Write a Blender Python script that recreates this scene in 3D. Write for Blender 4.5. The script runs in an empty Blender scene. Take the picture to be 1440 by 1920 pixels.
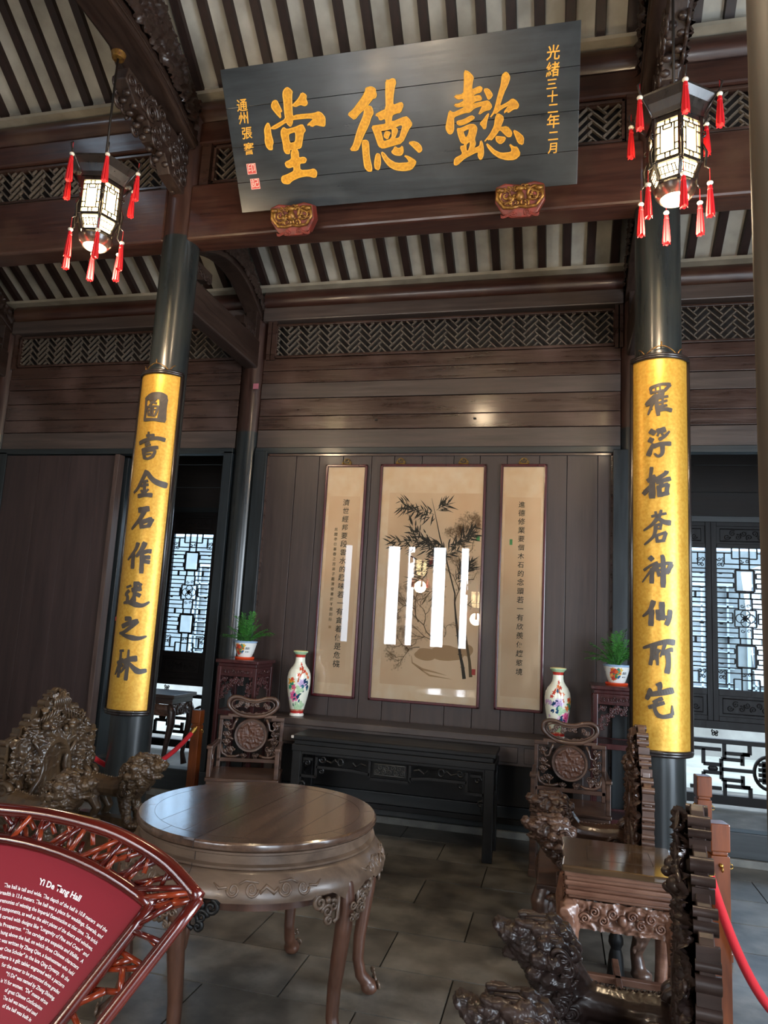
import bpy, math, random
from math import sin, cos, pi, radians, sqrt, atan2
from mathutils import Vector, Matrix, noise
random.seed(7)
SC = bpy.context.scene
COL = SC.collection

# ---------------------------------------------------------------- camera
cam = bpy.data.cameras.new('camera'); camo = bpy.data.objects.new('camera', cam); COL.objects.link(camo)
RX = Vector((0.9710, 0.2330, 0.0540)); RY = Vector((0.0170, 0.1600, -0.9870)); RZ = Vector((-0.2390, 0.9590, 0.1520))
RX.normalize(); RZ = (RZ - RX*RX.dot(RZ)).normalized(); RY = RZ.cross(RX)
EYE = Vector((0, 0, 1.7)); F = 1345.0
camo.matrix_world = Matrix(((RX.x, -RY.x, -RZ.x, EYE.x), (RX.y, -RY.y, -RZ.y, EYE.y), (RX.z, -RY.z, -RZ.z, EYE.z), (0, 0, 0, 1)))
cam.sensor_fit = 'VERTICAL'; cam.sensor_height = 24.0; cam.lens = F/1920*24; cam.clip_start = 0.05; cam.clip_end = 200
SC.camera = camo

# ---------------------------------------------------------------- world, lights, exposure
w = bpy.data.worlds.new('world'); SC.world = w; w.use_nodes = True
bg = w.node_tree.nodes['Background']; bg.inputs[0].default_value = (0.66, 0.82, 1.0, 1); bg.inputs[1].default_value = 3.0

def area(name, loc, rot, sx, sy, power, color):
    l = bpy.data.lights.new(name, 'AREA'); l.shape = 'RECTANGLE'; l.size = sx; l.size_y = sy; l.energy = power; l.color = color
    o = bpy.data.objects.new(name, l); COL.objects.link(o); o.location = loc; o.rotation_euler = rot
    return o
# daylight coming in through the open courtyard doors behind the photographer
area('daylight_front_doors', (-1.0, -2.6, 2.3), (radians(96), 0, 0), 6.0, 2.6, 300, (0.95, 0.97, 1.0))
area('daylight_right_doors', (3.95, 1.2, 2.0), (radians(84), 0, radians(90)), 3.0, 2.4, 150, (0.84, 0.92, 1.0))

SC.view_settings.view_transform = 'Standard'; SC.view_settings.look = 'None'
SC.view_settings.exposure = 1.25; SC.view_settings.gamma = 1.0; SC.view_settings.use_curve_mapping = False
try:
    SC.cycles.use_denoising = True; SC.cycles.max_bounces = 8; SC.cycles.sample_clamp_indirect = 6.0
except Exception: pass

# ---------------------------------------------------------------- helpers
class MB:
    def __init__(s): s.v = []; s.f = []
    def add(s, vs, fs):
        n = len(s.v); s.v += [tuple(a) for a in vs]; s.f += [tuple(i+n for i in f) for f in fs]; return s
    def box(s, x0, y0, z0, x1, y1, z1):
        if x0 > x1: x0, x1 = x1, x0
        if y0 > y1: y0, y1 = y1, y0
        if z0 > z1: z0, z1 = z1, z0
        return s.add([(x0,y0,z0),(x1,y0,z0),(x1,y1,z0),(x0,y1,z0),(x0,y0,z1),(x1,y0,z1),(x1,y1,z1),(x0,y1,z1)],
                     [(0,3,2,1),(4,5,6,7),(0,1,5,4),(1,2,6,5),(2,3,7,6),(3,0,4,7)])
    def bar(s, p, q, wd, dp, up=(0,0,1)):
        p = Vector(p); q = Vector(q); d = (q-p)
        if d.length < 1e-6: return s
        d.normalize(); u = Vector(up)
        a = d.cross(u)
        if a.length < 1e-4: a = d.cross(Vector((1,0,0)))
        a.normalize(); b = a.cross(d); a *= wd/2; b *= dp/2
        vs = [p-a-b, p+a-b, p+a+b, p-a+b, q-a-b, q+a-b, q+a+b, q-a+b]
        return s.add(vs, [(0,1,2,3),(7,6,5,4),(0,4,5,1),(1,5,6,2),(2,6,7,3),(3,7,4,0)])
    def tube(s, pts, r, n=8, closed=False, flat=1.0, up=(0,0,1)):
        P = [Vector(p) for p in pts]; m = len(P)
        R = r if isinstance(r, (list, tuple)) else [r]*m
        if len(R) != m:
            R = [R[0] + (R[-1]-R[0])*i/(m-1) for i in range(m)] if len(R) == 2 else [R[min(len(R)-1, int(i*(len(R)-1)/(m-1)+.5))] for i in range(m)]
        prev = None; vs = []; fs = []
        for i in range(m):
            if closed: t = P[(i+1) % m]-P[i-1]
            else: t = P[min(i+1, m-1)]-P[max(i-1, 0)]
            if t.length < 1e-9: t = Vector((0,0,1))
            t.normalize()
            if prev is None:
                a = t.cross(Vector(up))
                if a.length < 1e-3: a = t.cross(Vector((1,0,0)))
                a.normalize()
            else:
                a = prev - t*t.dot(prev)
                if a.length < 1e-6: a = t.orthogonal()
                a.normalize()
            prev = a; b = t.cross(a)
            for k in range(n):
                an = 2*pi*k/n; vs.append(P[i]+(a*cos(an)+b*sin(an)*flat)*R[i])
        e = m if closed else m-1
        for i in range(e):
            for k in range(n):
                j = (i+1) % m
                fs.append((i*n+k, i*n+(k+1) % n, j*n+(k+1) % n, j*n+k))
        if not closed:
            fs.append(tuple(range(n-1, -1, -1))); fs.append(tuple((m-1)*n+k for k in range(n)))
        return s.add(vs, fs)
    def lathe(s, prof, n=32, c=(0,0), a0=0, a1=2*pi, cap=True):
        full = abs(a1-a0-2*pi) < 1e-6; k = n if full else n+1; vs = []; fs = []
        for (r, z) in prof:
            for i in range(k):
                a = a0+(a1-a0)*i/n; vs.append((c[0]+r*cos(a), c[1]+r*sin(a), z))
        for j in range(len(prof)-1):
            for i in range(n):
                i2 = (i+1) % k
                fs.append((j*k+i, j*k+i2, (j+1)*k+i2, (j+1)*k+i))
        if cap and full:
            fs.append(tuple(range(k-1, -1, -1))); fs.append(tuple((len(prof)-1)*k+i for i in range(k)))
        return s.add(vs, fs)
    def ell(s, c, r, n=12, m=8, rot=None):
        if not isinstance(r, (tuple, list)): r = (r, r, r)
        c = Vector(c); vs = []; fs = []
        def T(x, y, z):
            p = Vector((x*r[0], y*r[1], z*r[2]))
            return c+(rot @ p if rot else p)
        vs.append(T(0,0,-1))
        for j in range(1, m):
            ph = -pi/2+pi*j/m
            for i in range(n):
                a = 2*pi*i/n; vs.append(T(cos(ph)*cos(a), cos(ph)*sin(a), sin(ph)))
        vs.append(T(0,0,1))
        for i in range(n): fs.append((0, 1+(i+1) % n, 1+i))
        for j in range(m-2):
            for i in range(n):
                a = 1+j*n+i; b = 1+j*n+(i+1) % n; fs.append((a, b, b+n, a+n))
        L = len(vs)-1; o = 1+(m-2)*n
        for i in range(n): fs.append((o+i, o+(i+1) % n, L))
        return s.add(vs, fs)
    def prism(s, poly, fn, a, b):
        n = len(poly)
        vs = [fn(u, v, a) for u, v in poly]+[fn(u, v, b) for u, v in poly]
        fs = [tuple(range(n)), tuple(range(2*n-1, n-1, -1))]
        for i in range(n):
            j = (i+1) % n; fs.append((i, i+n, j+n, j))
        return s.add(vs, fs)
    def spiral(s, fn, cx, cy, r, turns=1.5, a0=0.0, dirn=1, th=.006, w=0.0, n=None, ts=6, taper=.45):
        n = n or int(10*turns)+4; pts = []; rr = []
        for i in range(n+1):
            t = i/n; a = a0+dirn*turns*2*pi*t; q = r*(1-t*.88); pts.append(fn(cx+q*cos(a), cy+q*sin(a), w)); rr.append(th*(1-taper*t))
        s.tube(pts, rr, ts); return s
    def field(s, fn, u0, u1, v0, v1, nu, nv, hf):
        idx = {}; vs = []; fs = []
        for j in range(nv+1):
            for i in range(nu+1):
                u = u0+(u1-u0)*i/nu; v = v0+(v1-v0)*j/nv; h = hf(u, v)
                if h is not None: idx[(i, j)] = len(vs); vs.append(fn(u, v, h))
        for j in range(nv):
            for i in range(nu):
                k = [(i, j), (i+1, j), (i+1, j+1), (i, j+1)]
                if all(a in idx for a in k): fs.append(tuple(idx[a] for a in k))
        return s.add(vs, fs)
    def mesh(s, name):
        m = bpy.data.meshes.new(name); m.from_pydata(s.v, [], s.f); m.update(); return m

def setp(o, label=None, cat=None, group=None, kind=None):
    if label: o['label'] = label
    if cat: o['category'] = cat
    if group: o['group'] = group
    if kind: o['kind'] = kind
    return o

def obj(name, mb, mat, parent=None, smooth=False, bevel=0, loc=None, rot=None, fixn=True, **kw):
    me = mb.mesh(name) if isinstance(mb, MB) else mb
    if mat and not me.materials: me.materials.append(mat)
    if isinstance(mb, MB) and fixn:
        import bmesh
        bm = bmesh.new(); bm.from_mesh(me); bmesh.ops.recalc_face_normals(bm, faces=bm.faces); bm.to_mesh(me); bm.free()
    if smooth:
        if smooth is True: me.shade_smooth()
        else:
            me.shade_smooth()
            try: me.set_sharp_from_angle(angle=radians(smooth))
            except Exception: pass
    o = bpy.data.objects.new(name, me); COL.objects.link(o)
    if parent: o.parent = parent
    if loc: o.location = loc
    if rot: o.rotation_euler = rot
    if bevel:
        b = o.modifiers.new('bevel', 'BEVEL'); b.width = bevel; b.segments = 2; b.limit_method = 'ANGLE'; b.angle_limit = radians(40)
    setp(o, **kw); return o

def empty(name, loc=(0,0,0), rotz=0, label=None, cat=None, group=None, kind=None):
    o = bpy.data.objects.new(name, None); COL.objects.link(o); o.location = loc; o.rotation_euler = (0, 0, rotz); o.empty_display_size = .1
    return setp(o, label, cat, group, kind)

def dup(root, loc, rotz=0, label=None, group=None):
    kids = list(root.children)
    r = root.copy(); COL.objects.link(r); r.location = loc; r.rotation_euler = (0, 0, rotz)
    if label: r['label'] = label
    if group: r['group'] = group
    for ch in kids:
        c = ch.copy(); COL.objects.link(c); c.parent = r
        for g in ch.children:
            d = g.copy(); COL.objects.link(d); d.parent = c
    return r

def fused(mb, voxel, name, smooth_it=2):
    """one continuous carved body out of overlapping forms"""
    me = mb.mesh('tmp'); o = bpy.data.objects.new('tmp', me); COL.objects.link(o)
    r = o.modifiers.new('r', 'REMESH'); r.mode = 'VOXEL'; r.voxel_size = voxel
    if smooth_it:
        q = o.modifiers.new('s', 'SMOOTH'); q.iterations = smooth_it; q.factor = .5
    dg = bpy.context.evaluated_depsgraph_get(); m2 = bpy.data.meshes.new_from_object(o.evaluated_get(dg)); m2.name = name
    bpy.data.objects.remove(o); m2.shade_smooth(); m2.materials.clear(); return m2

def carve(x, y, seed=0.0):
    p = Vector((x, y, seed)); q = p+noise.noise_vector(p*.9)*.55
    a = 1-abs(noise.noise(q*1.6))*1.6; b = 1-abs(noise.noise(q*3.7+Vector((5,2,1))))*1.8
    return max(0, a)**2*.65+max(0, b)**3*.35

# ---------------------------------------------------------------- materials
def srgb(h):
    c = [int(h[i:i+2], 16)/255 for i in (0, 2, 4)]
    return tuple([(x/12.92 if x <= .04045 else ((x+.055)/1.055)**2.4) for x in c]+[1])
def newmat(name):
    m = bpy.data.materials.new(name); m.use_nodes = True; nt = m.node_tree; p = nt.nodes['Principled BSDF']; return m, nt, p
def wood(name, c1, c2, rough=.4, axis='x', sc=3.0, bump=.25, coat=0.0, rvar=.15, stretch=14.0, c3=None, spec=.5):
    m, nt, p = newmat(name); N = nt.nodes; L = nt.links
    tc = N.new('ShaderNodeTexCoord'); mp = N.new('ShaderNodeMapping'); L.new(tc.outputs['Object'], mp.inputs[0])
    s = [sc*stretch]*3; s['xyz'.index(axis)] = sc
    mp.inputs['Scale'].default_value = s
    n1 = N.new('ShaderNodeTexNoise'); n1.inputs['Scale'].default_value = 1; n1.inputs['Detail'].default_value = 6; n1.inputs['Roughness'].default_value = .62; L.new(mp.outputs[0], n1.inputs['Vector'])
    cr = N.new('ShaderNodeValToRGB'); cr.color_ramp.elements[0].position = .3; cr.color_ramp.elements[1].position = .72
    cr.color_ramp.elements[0].color = srgb(c1); cr.color_ramp.elements[1].color = srgb(c2)
    L.new(n1.outputs[0], cr.inputs[0]); src = cr.outputs[0]
    if c3:
        n2 = N.new('ShaderNodeTexNoise'); n2.inputs['Scale'].default_value = 2.2; n2.inputs['Detail'].default_value = 5; L.new(tc.outputs['Object'], n2.inputs['Vector'])
        r2 = N.new('ShaderNodeValToRGB'); r2.color_ramp.elements[0].position = .5; r2.color_ramp.elements[1].position = .75; L.new(n2.outputs[0], r2.inputs[0])
        mx = N.new('ShaderNodeMixRGB'); mx.inputs[2].default_value = srgb(c3); L.new(r2.outputs[0], mx.inputs[0]); L.new(src, mx.inputs[1]); src = mx.outputs[0]
    L.new(src, p.inputs['Base Color'])
    mr = N.new('ShaderNodeMapRange'); mr.inputs['To Min'].default_value = max(.03, rough-rvar); mr.inputs['To Max'].default_value = min(1, rough+rvar); L.new(n1.outputs[0], mr.inputs[0]); L.new(mr.outputs[0], p.inputs['Roughness'])
    if bump:
        b = N.new('ShaderNodeBump'); b.inputs['Strength'].default_value = bump; b.inputs['Distance'].default_value = .004; L.new(n1.outputs[0], b.inputs['Height']); L.new(b.outputs[0], p.inputs['Normal'])
    p.inputs['Specular IOR Level'].default_value = spec
    if coat: p.inputs['Coat Weight'].default_value = coat; p.inputs['Coat Roughness'].default_value = .12
    return m
def plain(name, c, rough=.5, metal=0, noise_sc=0, c2=None, bump=0, spec=.5, coat=0, trans=0, pos=(.35,.7)):
    m, nt, p = newmat(name); N = nt.nodes; L = nt.links
    p.inputs['Base Color'].default_value = srgb(c); p.inputs['Roughness'].default_value = rough; p.inputs['Metallic'].default_value = metal
    p.inputs['Specular IOR Level'].default_value = spec
    if coat: p.inputs['Coat Weight'].default_value = coat; p.inputs['Coat Roughness'].default_value = .08
    if trans: p.inputs['Transmission Weight'].default_value = trans
    if noise_sc:
        tc = N.new('ShaderNodeTexCoord'); n1 = N.new('ShaderNodeTexNoise'); n1.inputs['Scale'].default_value = noise_sc; n1.inputs['Detail'].default_value = 6; L.new(tc.outputs['Object'], n1.inputs['Vector'])
        if c2:
            cr = N.new('ShaderNodeValToRGB'); cr.color_ramp.elements[0].position = pos[0]; cr.color_ramp.elements[1].position = pos[1]
            cr.color_ramp.elements[0].color = srgb(c); cr.color_ramp.elements[1].color = srgb(c2); L.new(n1.outputs[0], cr.inputs[0]); L.new(cr.outputs[0], p.inputs['Base Color'])
        if bump:
            b = N.new('ShaderNodeBump'); b.inputs['Strength'].default_value = bump; b.inputs['Distance'].default_value = .01; L.new(n1.outputs[0], b.inputs['Height']); L.new(b.outputs[0], p.inputs['Normal'])
    return m
def emis(name, c, s):
    m, nt, p = newmat(name); p.inputs['Base Color'].default_value = srgb(c); p.inputs['Emission Color'].default_value = srgb(c); p.inputs['Emission Strength'].default_value = s; return m
def thin_glass(name, tint=(1,1,1,1), rough=.0):
    m = bpy.data.materials.new(name); m.use_nodes = True; nt = m.node_tree; N = nt.nodes; L = nt.links
    N.remove(N['Principled BSDF']); out = N['Material Output']
    t = N.new('ShaderNodeBsdfTransparent'); t.inputs[0].default_value = tint; g = N.new('ShaderNodeBsdfGlossy'); g.inputs['Roughness'].default_value = rough
    fr = N.new('ShaderNodeFresnel'); fr.inputs[0].default_value = 1.6; mx = N.new('ShaderNodeMixShader')
    L.new(fr.outputs[0], mx.inputs[0]); L.new(t.outputs[0], mx.inputs[1]); L.new(g.outputs[0], mx.inputs[2]); L.new(mx.outputs[0], out.inputs[0]); return m

W_beam = wood('beam_red_brown', '2a1713', '46291f', .36, 'x', 2.2, .5, .25, .2, c3='4e382b')
W_beam_y = wood('beam_red_brown_y', '241814', '3a2a22', .40, 'y', 2.2, .4, .15, .2)
W_up = wood('upper_column_red', '2a1814', '43291f', .38, 'z', 2.2, .4, .2, .2)
W_board = wood('panel_board_brown', '2b1b16', '48332a', .30, 'x', 1.6, .8, .45, .2, c3='56413a')
W_boardg = wood('panel_board_grey_brown', '3a302c', '54463f', .42, 'x', 1.6, .4, .05, .15)
W_plank = wood('screen_plank', '2a201e', '40322e', .45, 'z', 1.4, .35, .05, .15, c3='3a2c28')
W_door = wood('door_plank', '2c2120', '40302e', .5, 'z', 1.2, .3, 0, .15)
W_frame = wood('blue_black_frame', '15191b', '252b2d', .4, 'x', 2, .2, .1, .12)
W_frame_z = wood('blue_black_frame_z', '15191b', '262c2f', .38, 'z', 2, .2, .1, .12)
W_raft = wood('rafter_dark', '1a0e0b', '301c16', .55, 'y', 2, .3)
W_grille = wood('grille_wood', '4a4038', '6e6255', .6, 'x', 4, .3)
W_dark = wood('dark_backing', '15100e', '2a221e', .7, 'x', 3, .2)
M_tile = plain('pale_ceiling_tile', '8f8a80', .75, noise_sc=3.5, c2='b5b0a4', bump=.15)
M_cove = plain('pale_cove', '837a6b', .7, noise_sc=5, c2='a09684', bump=.1)
M_black = wood('black_lacquer_column', '15181a', '2a2e2e', .30, 'z', 1.2, .15, .25, .12, c3='2a2b28')
M_stone = plain('floor_stone', '443f38', .30, noise_sc=3.2, c2='77716a', bump=.12)
M_stone2 = plain('floor_stone_dark', '39342e', .28, noise_sc=2.6, c2='69635b', bump=.12)
M_grout = plain('floor_joint', '22211f', .8)
M_plaster = plain('plaster_wall', '8d8a84', .8, noise_sc=3, c2='a5a29b')
M_base = plain('column_base_stone', '5a5954', .6, noise_sc=8, c2='77756e', bump=.2)
W_rose = wood('carved_rosewood', '33221c', '5c4234', .36, 'x', 4, .3, .3, .12, 6, spec=.55)
W_rose_dk = wood('carved_rosewood_dark', '241a18', '463631', .36, 'x', 4, .3, .25, .12, 6)
W_table = wood('round_table_wood', '3a2a22', '60493a', .22, 'y', 2.2, .1, .6, .08, 10)
W_apron = wood('round_table_apron_wood', '46372d', '6c5848', .36, 'x', 3, .2, .15, .1, 5)
W_leg = wood('table_leg_wood', '3a241b', '5e3d2d', .38, 'z', 3, .2, .2, .1, 6)
W_blk = wood('black_table_wood', '0a0b0c', '161617', .42, 'x', 2, .15, .0, .1, c3='1f1e1c', spec=.3)
W_altar = wood('altar_wood', '2a211e', '433733', .42, 'x', 1.5, .3, .1, .12, c3='55483f')
W_stand = wood('plant_stand_red_wood', '2e1414', '4a2222', .32, 'z', 3, .2, .3, .1)
W_post = wood('barrier_post_wood', '4a210b', '703612', .3, 'z', 4, .15, .5, .08, 8)
W_lat = wood('window_lattice_wood', '0d0b0c', '1a1516', .5, 'z', 3, .2, spec=.3)

def worldstone(name, c1, c2, c3, rough):
    m, nt, p = newmat(name); N = nt.nodes; L = nt.links; g = N.new('ShaderNodeNewGeometry')
    n1 = N.new('ShaderNodeTexNoise'); n1.inputs['Scale'].default_value = 5; n1.inputs['Detail'].default_value = 8; L.new(g.outputs['Position'], n1.inputs['Vector'])
    n2 = N.new('ShaderNodeTexNoise'); n2.inputs['Scale'].default_value = 1.1; n2.inputs['Detail'].default_value = 7; n2.inputs['Roughness'].default_value = .65; L.new(g.outputs['Position'], n2.inputs['Vector'])
    r1 = N.new('ShaderNodeValToRGB'); r1.color_ramp.elements[0].position = .32; r1.color_ramp.elements[1].position = .7; r1.color_ramp.elements[0].color = srgb(c1); r1.color_ramp.elements[1].color = srgb(c2); L.new(n1.outputs[0], r1.inputs[0])
    r2 = N.new('ShaderNodeValToRGB'); r2.color_ramp.elements[0].position = .50; r2.color_ramp.elements[1].position = .62; L.new(n2.outputs[0], r2.inputs[0])
    mx = N.new('ShaderNodeMixRGB'); mx.inputs[2].default_value = srgb(c3); L.new(r1.outputs[0], mx.inputs[1]); sc = N.new('ShaderNodeMath'); sc.operation = 'MULTIPLY'; sc.inputs[1].default_value = .65; L.new(r2.outputs[0], sc.inputs[0]); L.new(sc.outputs[0], mx.inputs[0])
    L.new(mx.outputs[0], p.inputs['Base Color']); mr = N.new('ShaderNodeMapRange'); mr.inputs['To Min'].default_value = rough-.1; mr.inputs['To Max'].default_value = rough+.25; L.new(n2.outputs[0], mr.inputs[0]); L.new(mr.outputs[0], p.inputs['Roughness'])
    b = N.new('ShaderNodeBump'); b.inputs['Strength'].default_value = .15; b.inputs['Distance'].default_value = .01; L.new(n1.outputs[0], b.inputs['Height']); L.new(b.outputs[0], p.inputs['Normal']); return m
M_stone = worldstone('floor_stone', '4c4740', '7a746b', '2c2a27', .30)
M_stone2 = worldstone('floor_stone_dark', '403b35', '6a645b', '262422', .28)

# ================================================================ SETTING
XL, XR = -3.05, 0.622          # column lines
XLL, XRR = -6.05, 3.65
YF, YR = 4.9, 6.5              # front and rear column rows
PURF = 5.80; PURR = 4.88

# ---- floor of stone slabs
fl = obj('floor', MB().box(-6.6, -2.8, -.2, 4.4, 9.4, -.012), M_grout, label='grey stone slab floor of the hall', cat='floor', kind='structure')
rest = MB(); nt_ = 0
tw, td = .74, .44
rowi = 0; y = -2.8
slab = {}
while y < 9.0:
    off = (rowi % 2)*.37
    x = -6.5-off+.11
    while x < 4.3:
        g = .004
        z = -.001+random.uniform(-.002, .002)
        near = (1.6 < y < 8.3) and (-4.6 < x < 2.4) and nt_ < 280
        if near:
            if 'm' not in slab:
                slab['m'] = [MB().box(-tw/2+g, -td/2+g, -.012, tw/2-g, td/2-g, 0).mesh('slab') for _ in range(2)]
                slab['m'][0].materials.append(M_stone); slab['m'][1].materials.append(M_stone2)
            o = bpy.data.objects.new('paving_slab', random.choice(slab['m'])); COL.objects.link(o); o.parent = fl
            o.location = (x+tw/2, y+td/2, z); nt_ += 1
        else:
            rest.box(x+g, y+g, -.012, x+tw-g, y+td-g, z)
        x += tw
    y += td; rowi += 1
obj('far_paving', rest, M_stone, fl, kind='stuff')

# ---- columns
def column(x, y, ztop, zblk, r=.15, red=True, lab=''):
    t = empty('column', (x, y, 0), label=lab, cat='column', kind='structure')
    obj('shaft', MB().lathe([(r*1.02, .10), (r*1.02, .3), (r, 1.5), (r*.985, zblk)], 48), M_black, t, smooth=40)
    obj('base_stone', MB().lathe([(r*1.15, -.002), (r*1.4, .03), (r*1.45, .07), (r*1.2, .10), (r*1.02, .12)], 32), M_base, t, smooth=40)
    if red and ztop > zblk:
        obj('upper_shaft', MB().lathe([(r*.965, zblk-.03), (r*.965, ztop)], 48), W_up, t, smooth=40)
    return t
column(XL, YF, 5.75, 4.68, lab='tall black lacquered column on the left carrying a gold couplet board')
column(XR, YF, 5.75, 4.68, lab='tall black lacquered column on the right carrying a gold couplet board')
column(XL, YR, 4.85, 3.50, r=.135, lab='rear column between the left doorway and the screen wall, black below and red above')
column(XR, YR, 4.85, 3.50, r=.135, lab='rear column right of the screen wall, mostly hidden by the right couplet board')
column(XLL, YR, 4.85, 3.50, r=.135, lab='rear column at the far left edge beside the plank door')
column(XLL, YF, 5.75, 4.68, lab='outer front column at the far left')
column(XRR, YF, 5.75, 4.68, lab='outer front column at the far right')
column(XRR, YR, 4.85, 3.50, r=.135, lab='outer rear column at the far right')
tn = empty('column', (XR, 1.87, 0), label='near grey-brown post cut by the right edge of the view', cat='column', kind='structure')
obj('shaft', MB().lathe([(.152, .1), (.152, 6.6)], 40), wood('grey_brown_column', '3a322c', '564b40', .5, 'z', 1.4, .3), tn, smooth=40); obj('base_stone', MB().lathe([(.2, 0), (.21, .06), (.155, .11)], 32), M_base, tn, smooth=40)  # shaft in grey-brown wood tones instead of the black lacquer
column(XL, 1.87, 7.6, 4.68, r=.15, lab='near column left of the visitor')

# ---- interlaced grilles
def herring(x0, x1, z0, z1, yc, s=.050, bw=.011, dp=.024):
    mb = MB(); n = 3; c45 = cos(pi/4)
    cx = (x0+x1)/2; cz = (z0+z1)/2
    R = int(((x1-x0)+(z1-z0))/s/1.4)+3
    def W(a, b): return (cx+(a-b)*c45*s, cz+(a+b)*c45*s)
    def seg(a0, b0, a1, b1):
        p = W(a0, b0); q = W(a1, b1)
        # clip to the rectangle
        dx = q[0]-p[0]; dz = q[1]-p[1]; t0, t1 = 0.0, 1.0
        for d, lo, hi, o in ((dx, x0, x1, p[0]), (dz, z0, z1, p[1])):
            if abs(d) < 1e-9:
                if o < lo or o > hi: return
            else:
                ta = (lo-o)/d; tb = (hi-o)/d
                if ta > tb: ta, tb = tb, ta
                t0 = max(t0, ta); t1 = min(t1, tb)
        if t1-t0 < .05: return
        mb.bar((p[0]+dx*t0, yc, p[1]+dz*t0), (p[0]+dx*t1, yc, p[1]+dz*t1), bw, dp, up=(0,1,0))
    w2 = (x1-x0)/2/s*1.42; h2 = (z1-z0)/2/s*1.42
    for i in range(-R, R+1):
        for j in range(-R, R+1):
            px, pz = W(i+.5, j+.5)
            if px < x0-s*1.5 or px > x1+s*1.5 or pz < z0-s*1.5 or pz > z1+s*1.5: continue
            d = (i-j) % (2*n)
            if not (1 <= d <= n-1): seg(i, j, i, j+1)
            if not (n <= d <= 2*n-2): seg(i, j, i+1, j)
    return mb
def grille(x0, x1, z0, z1, y, lab):
    t = empty('ceiling_grille', (0,0,0), label=lab, cat='grille', kind='structure')
    m = MB(); b = .022
    m.box(x0, y-.03, z0, x1, y+.02, z0+b).box(x0, y-.03, z1-b, x1, y+.02, z1).box(x0, y-.03, z0, x0+b, y+.02, z1).box(x1-b, y-.03, z0, x1, y+.02, z1)
    obj('grille_frame', m, W_board, t, bevel=.003)
    obj('interlaced_lattice', herring(x0+b, x1-b, z0+b, z1-b, y), W_grille, t, kind='stuff')
    obj('backing_board', MB().box(x0, y+.10, z0-.03, x1, y+.115, z1+.03), W_dark, t)
grille(-2.82, .46, 4.262, 4.615, 6.43, 'long interlaced lattice grille above the screen wall')
grille(-5.86, -3.22, 4.262, 4.615, 6.43, 'interlaced lattice grille above the left doorway')
grille(.96, 3.45, 4.262, 4.615, 6.43, 'interlaced lattice grille above the right doorway')
grille(-2.80, .40, 5.145, 5.48, 4.86, 'interlaced lattice grille behind the hanging signboard')
grille(-5.86, -3.19, 5.145, 5.48, 4.86, 'upper interlaced lattice grille behind the left lantern')
grille(.82, 3.45, 5.145, 5.48, 4.86, 'upper interlaced lattice grille behind the right lantern')

# ---- beams
def beam(x0, x1, y0, y1, z0, z1, lab, mat=None, bv=.02):
    return obj('beam', MB().box(x0, y0, z0, x1, y1, z1), mat or W_beam, bevel=bv, label=lab, cat='beam', kind='structure')
for (a, b, nm) in ((XLL+.1, XL-.1, 'left bay'), (XL+.1, XR-.1, 'middle bay'), (XR+.1, XRR-.1, 'right bay')):
    beam(a, b, 4.79, 5.0, 4.64, 5.12, 'deep red-brown front beam of the '+nm)
    beam(a, b, 4.82, 4.97, 5.50, 5.70, 'upper front beam under the purlin of the '+nm)
    obj('purlin', MB().tube([(a, 4.9, PURF), (b, 4.9, PURF)], .115, 24), W_beam, smooth=40, label='round front purlin of the '+nm, cat='purlin', kind='structure')
    beam(a, b, 6.36, 6.5, 4.64, 4.78, 'slim rear beam above the grille of the '+nm, W_boardg, .01)
    obj('purlin', MB().tube([(a, 6.45, PURR), (b, 6.45, PURR)], .10, 24), W_beam, smooth=40, label='round rear purlin of the '+nm, cat='purlin', kind='structure')
    obj('cove_board', MB().box(a-.1, 4.74, PURF+.095, b+.1, 4.98, PURF+.125), M_cove, label='pale cove board on the front purlin of the '+nm, cat='board', kind='structure')
    obj('cove_board', MB().box(a-.1, 6.30, PURR+.085, b+.1, 6.50, PURR+.115), M_cove, label='pale cove board on the rear purlin of the '+nm, cat='board', kind='structure')
# little vertical posts framing the grilles
st = MB()
for x in (-2.88, -2.83, .47, .50, -3.2, -5.9, .90): st.box(x-.02, 6.39, 4.24, x+.02, 6.47, 4.64)
for x in (-2.86, .45, -3.2, .76): st.box(x-.04, 4.82, 5.12, x+.04, 4.92, 5.5)
obj('trim_1', st, W_board, label='short upright studs framing the grilles', cat='trim', kind='structure')

# ---- ceiling: pale tile strips with dark rafters
ce = empty('ceiling', (0,0,0), label='sloping ceiling of dark rafters over pale tile strips', cat='ceiling', kind='structure')
S1 = (PURF+.11-(PURR+.11))/(6.45-4.9)   # lower slope
S2 = .80
def slopeslab(y0, z0, y1, z1, mat, name, th=.03, x0=-6.5, x1=4.2):
    m = MB(); m.add([(x0,y0,z0),(x1,y0,z0),(x1,y1,z1),(x0,y1,z1),(x0,y0,z0+th),(x1,y0,z0+th),(x1,y1,z1+th),(x0,y1,z1+th)],
        [(0,1,2,3),(7,6,5,4),(0,4,5,1),(1,5,6,2),(2,6,7,3),(3,7,4,0)])
    return obj(name, m, mat, ce)
zr = PURR+.115; zf = PURF+.125
slopeslab(6.55, zr+.06-S1*.1, 4.82, zf+.06+.02, M_tile, 'tile_field')
slopeslab(4.84, zf+.075, 1.3, zf+.075+S2*3.54, M_tile, 'tile_field')
slopeslab(1.3, zf+.075+S2*3.54, -2.7, zf+.4, M_tile, 'tile_field')
slopeslab(9.3, 3.62, 6.5, zr+.06, M_tile, 'tile_field')
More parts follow.
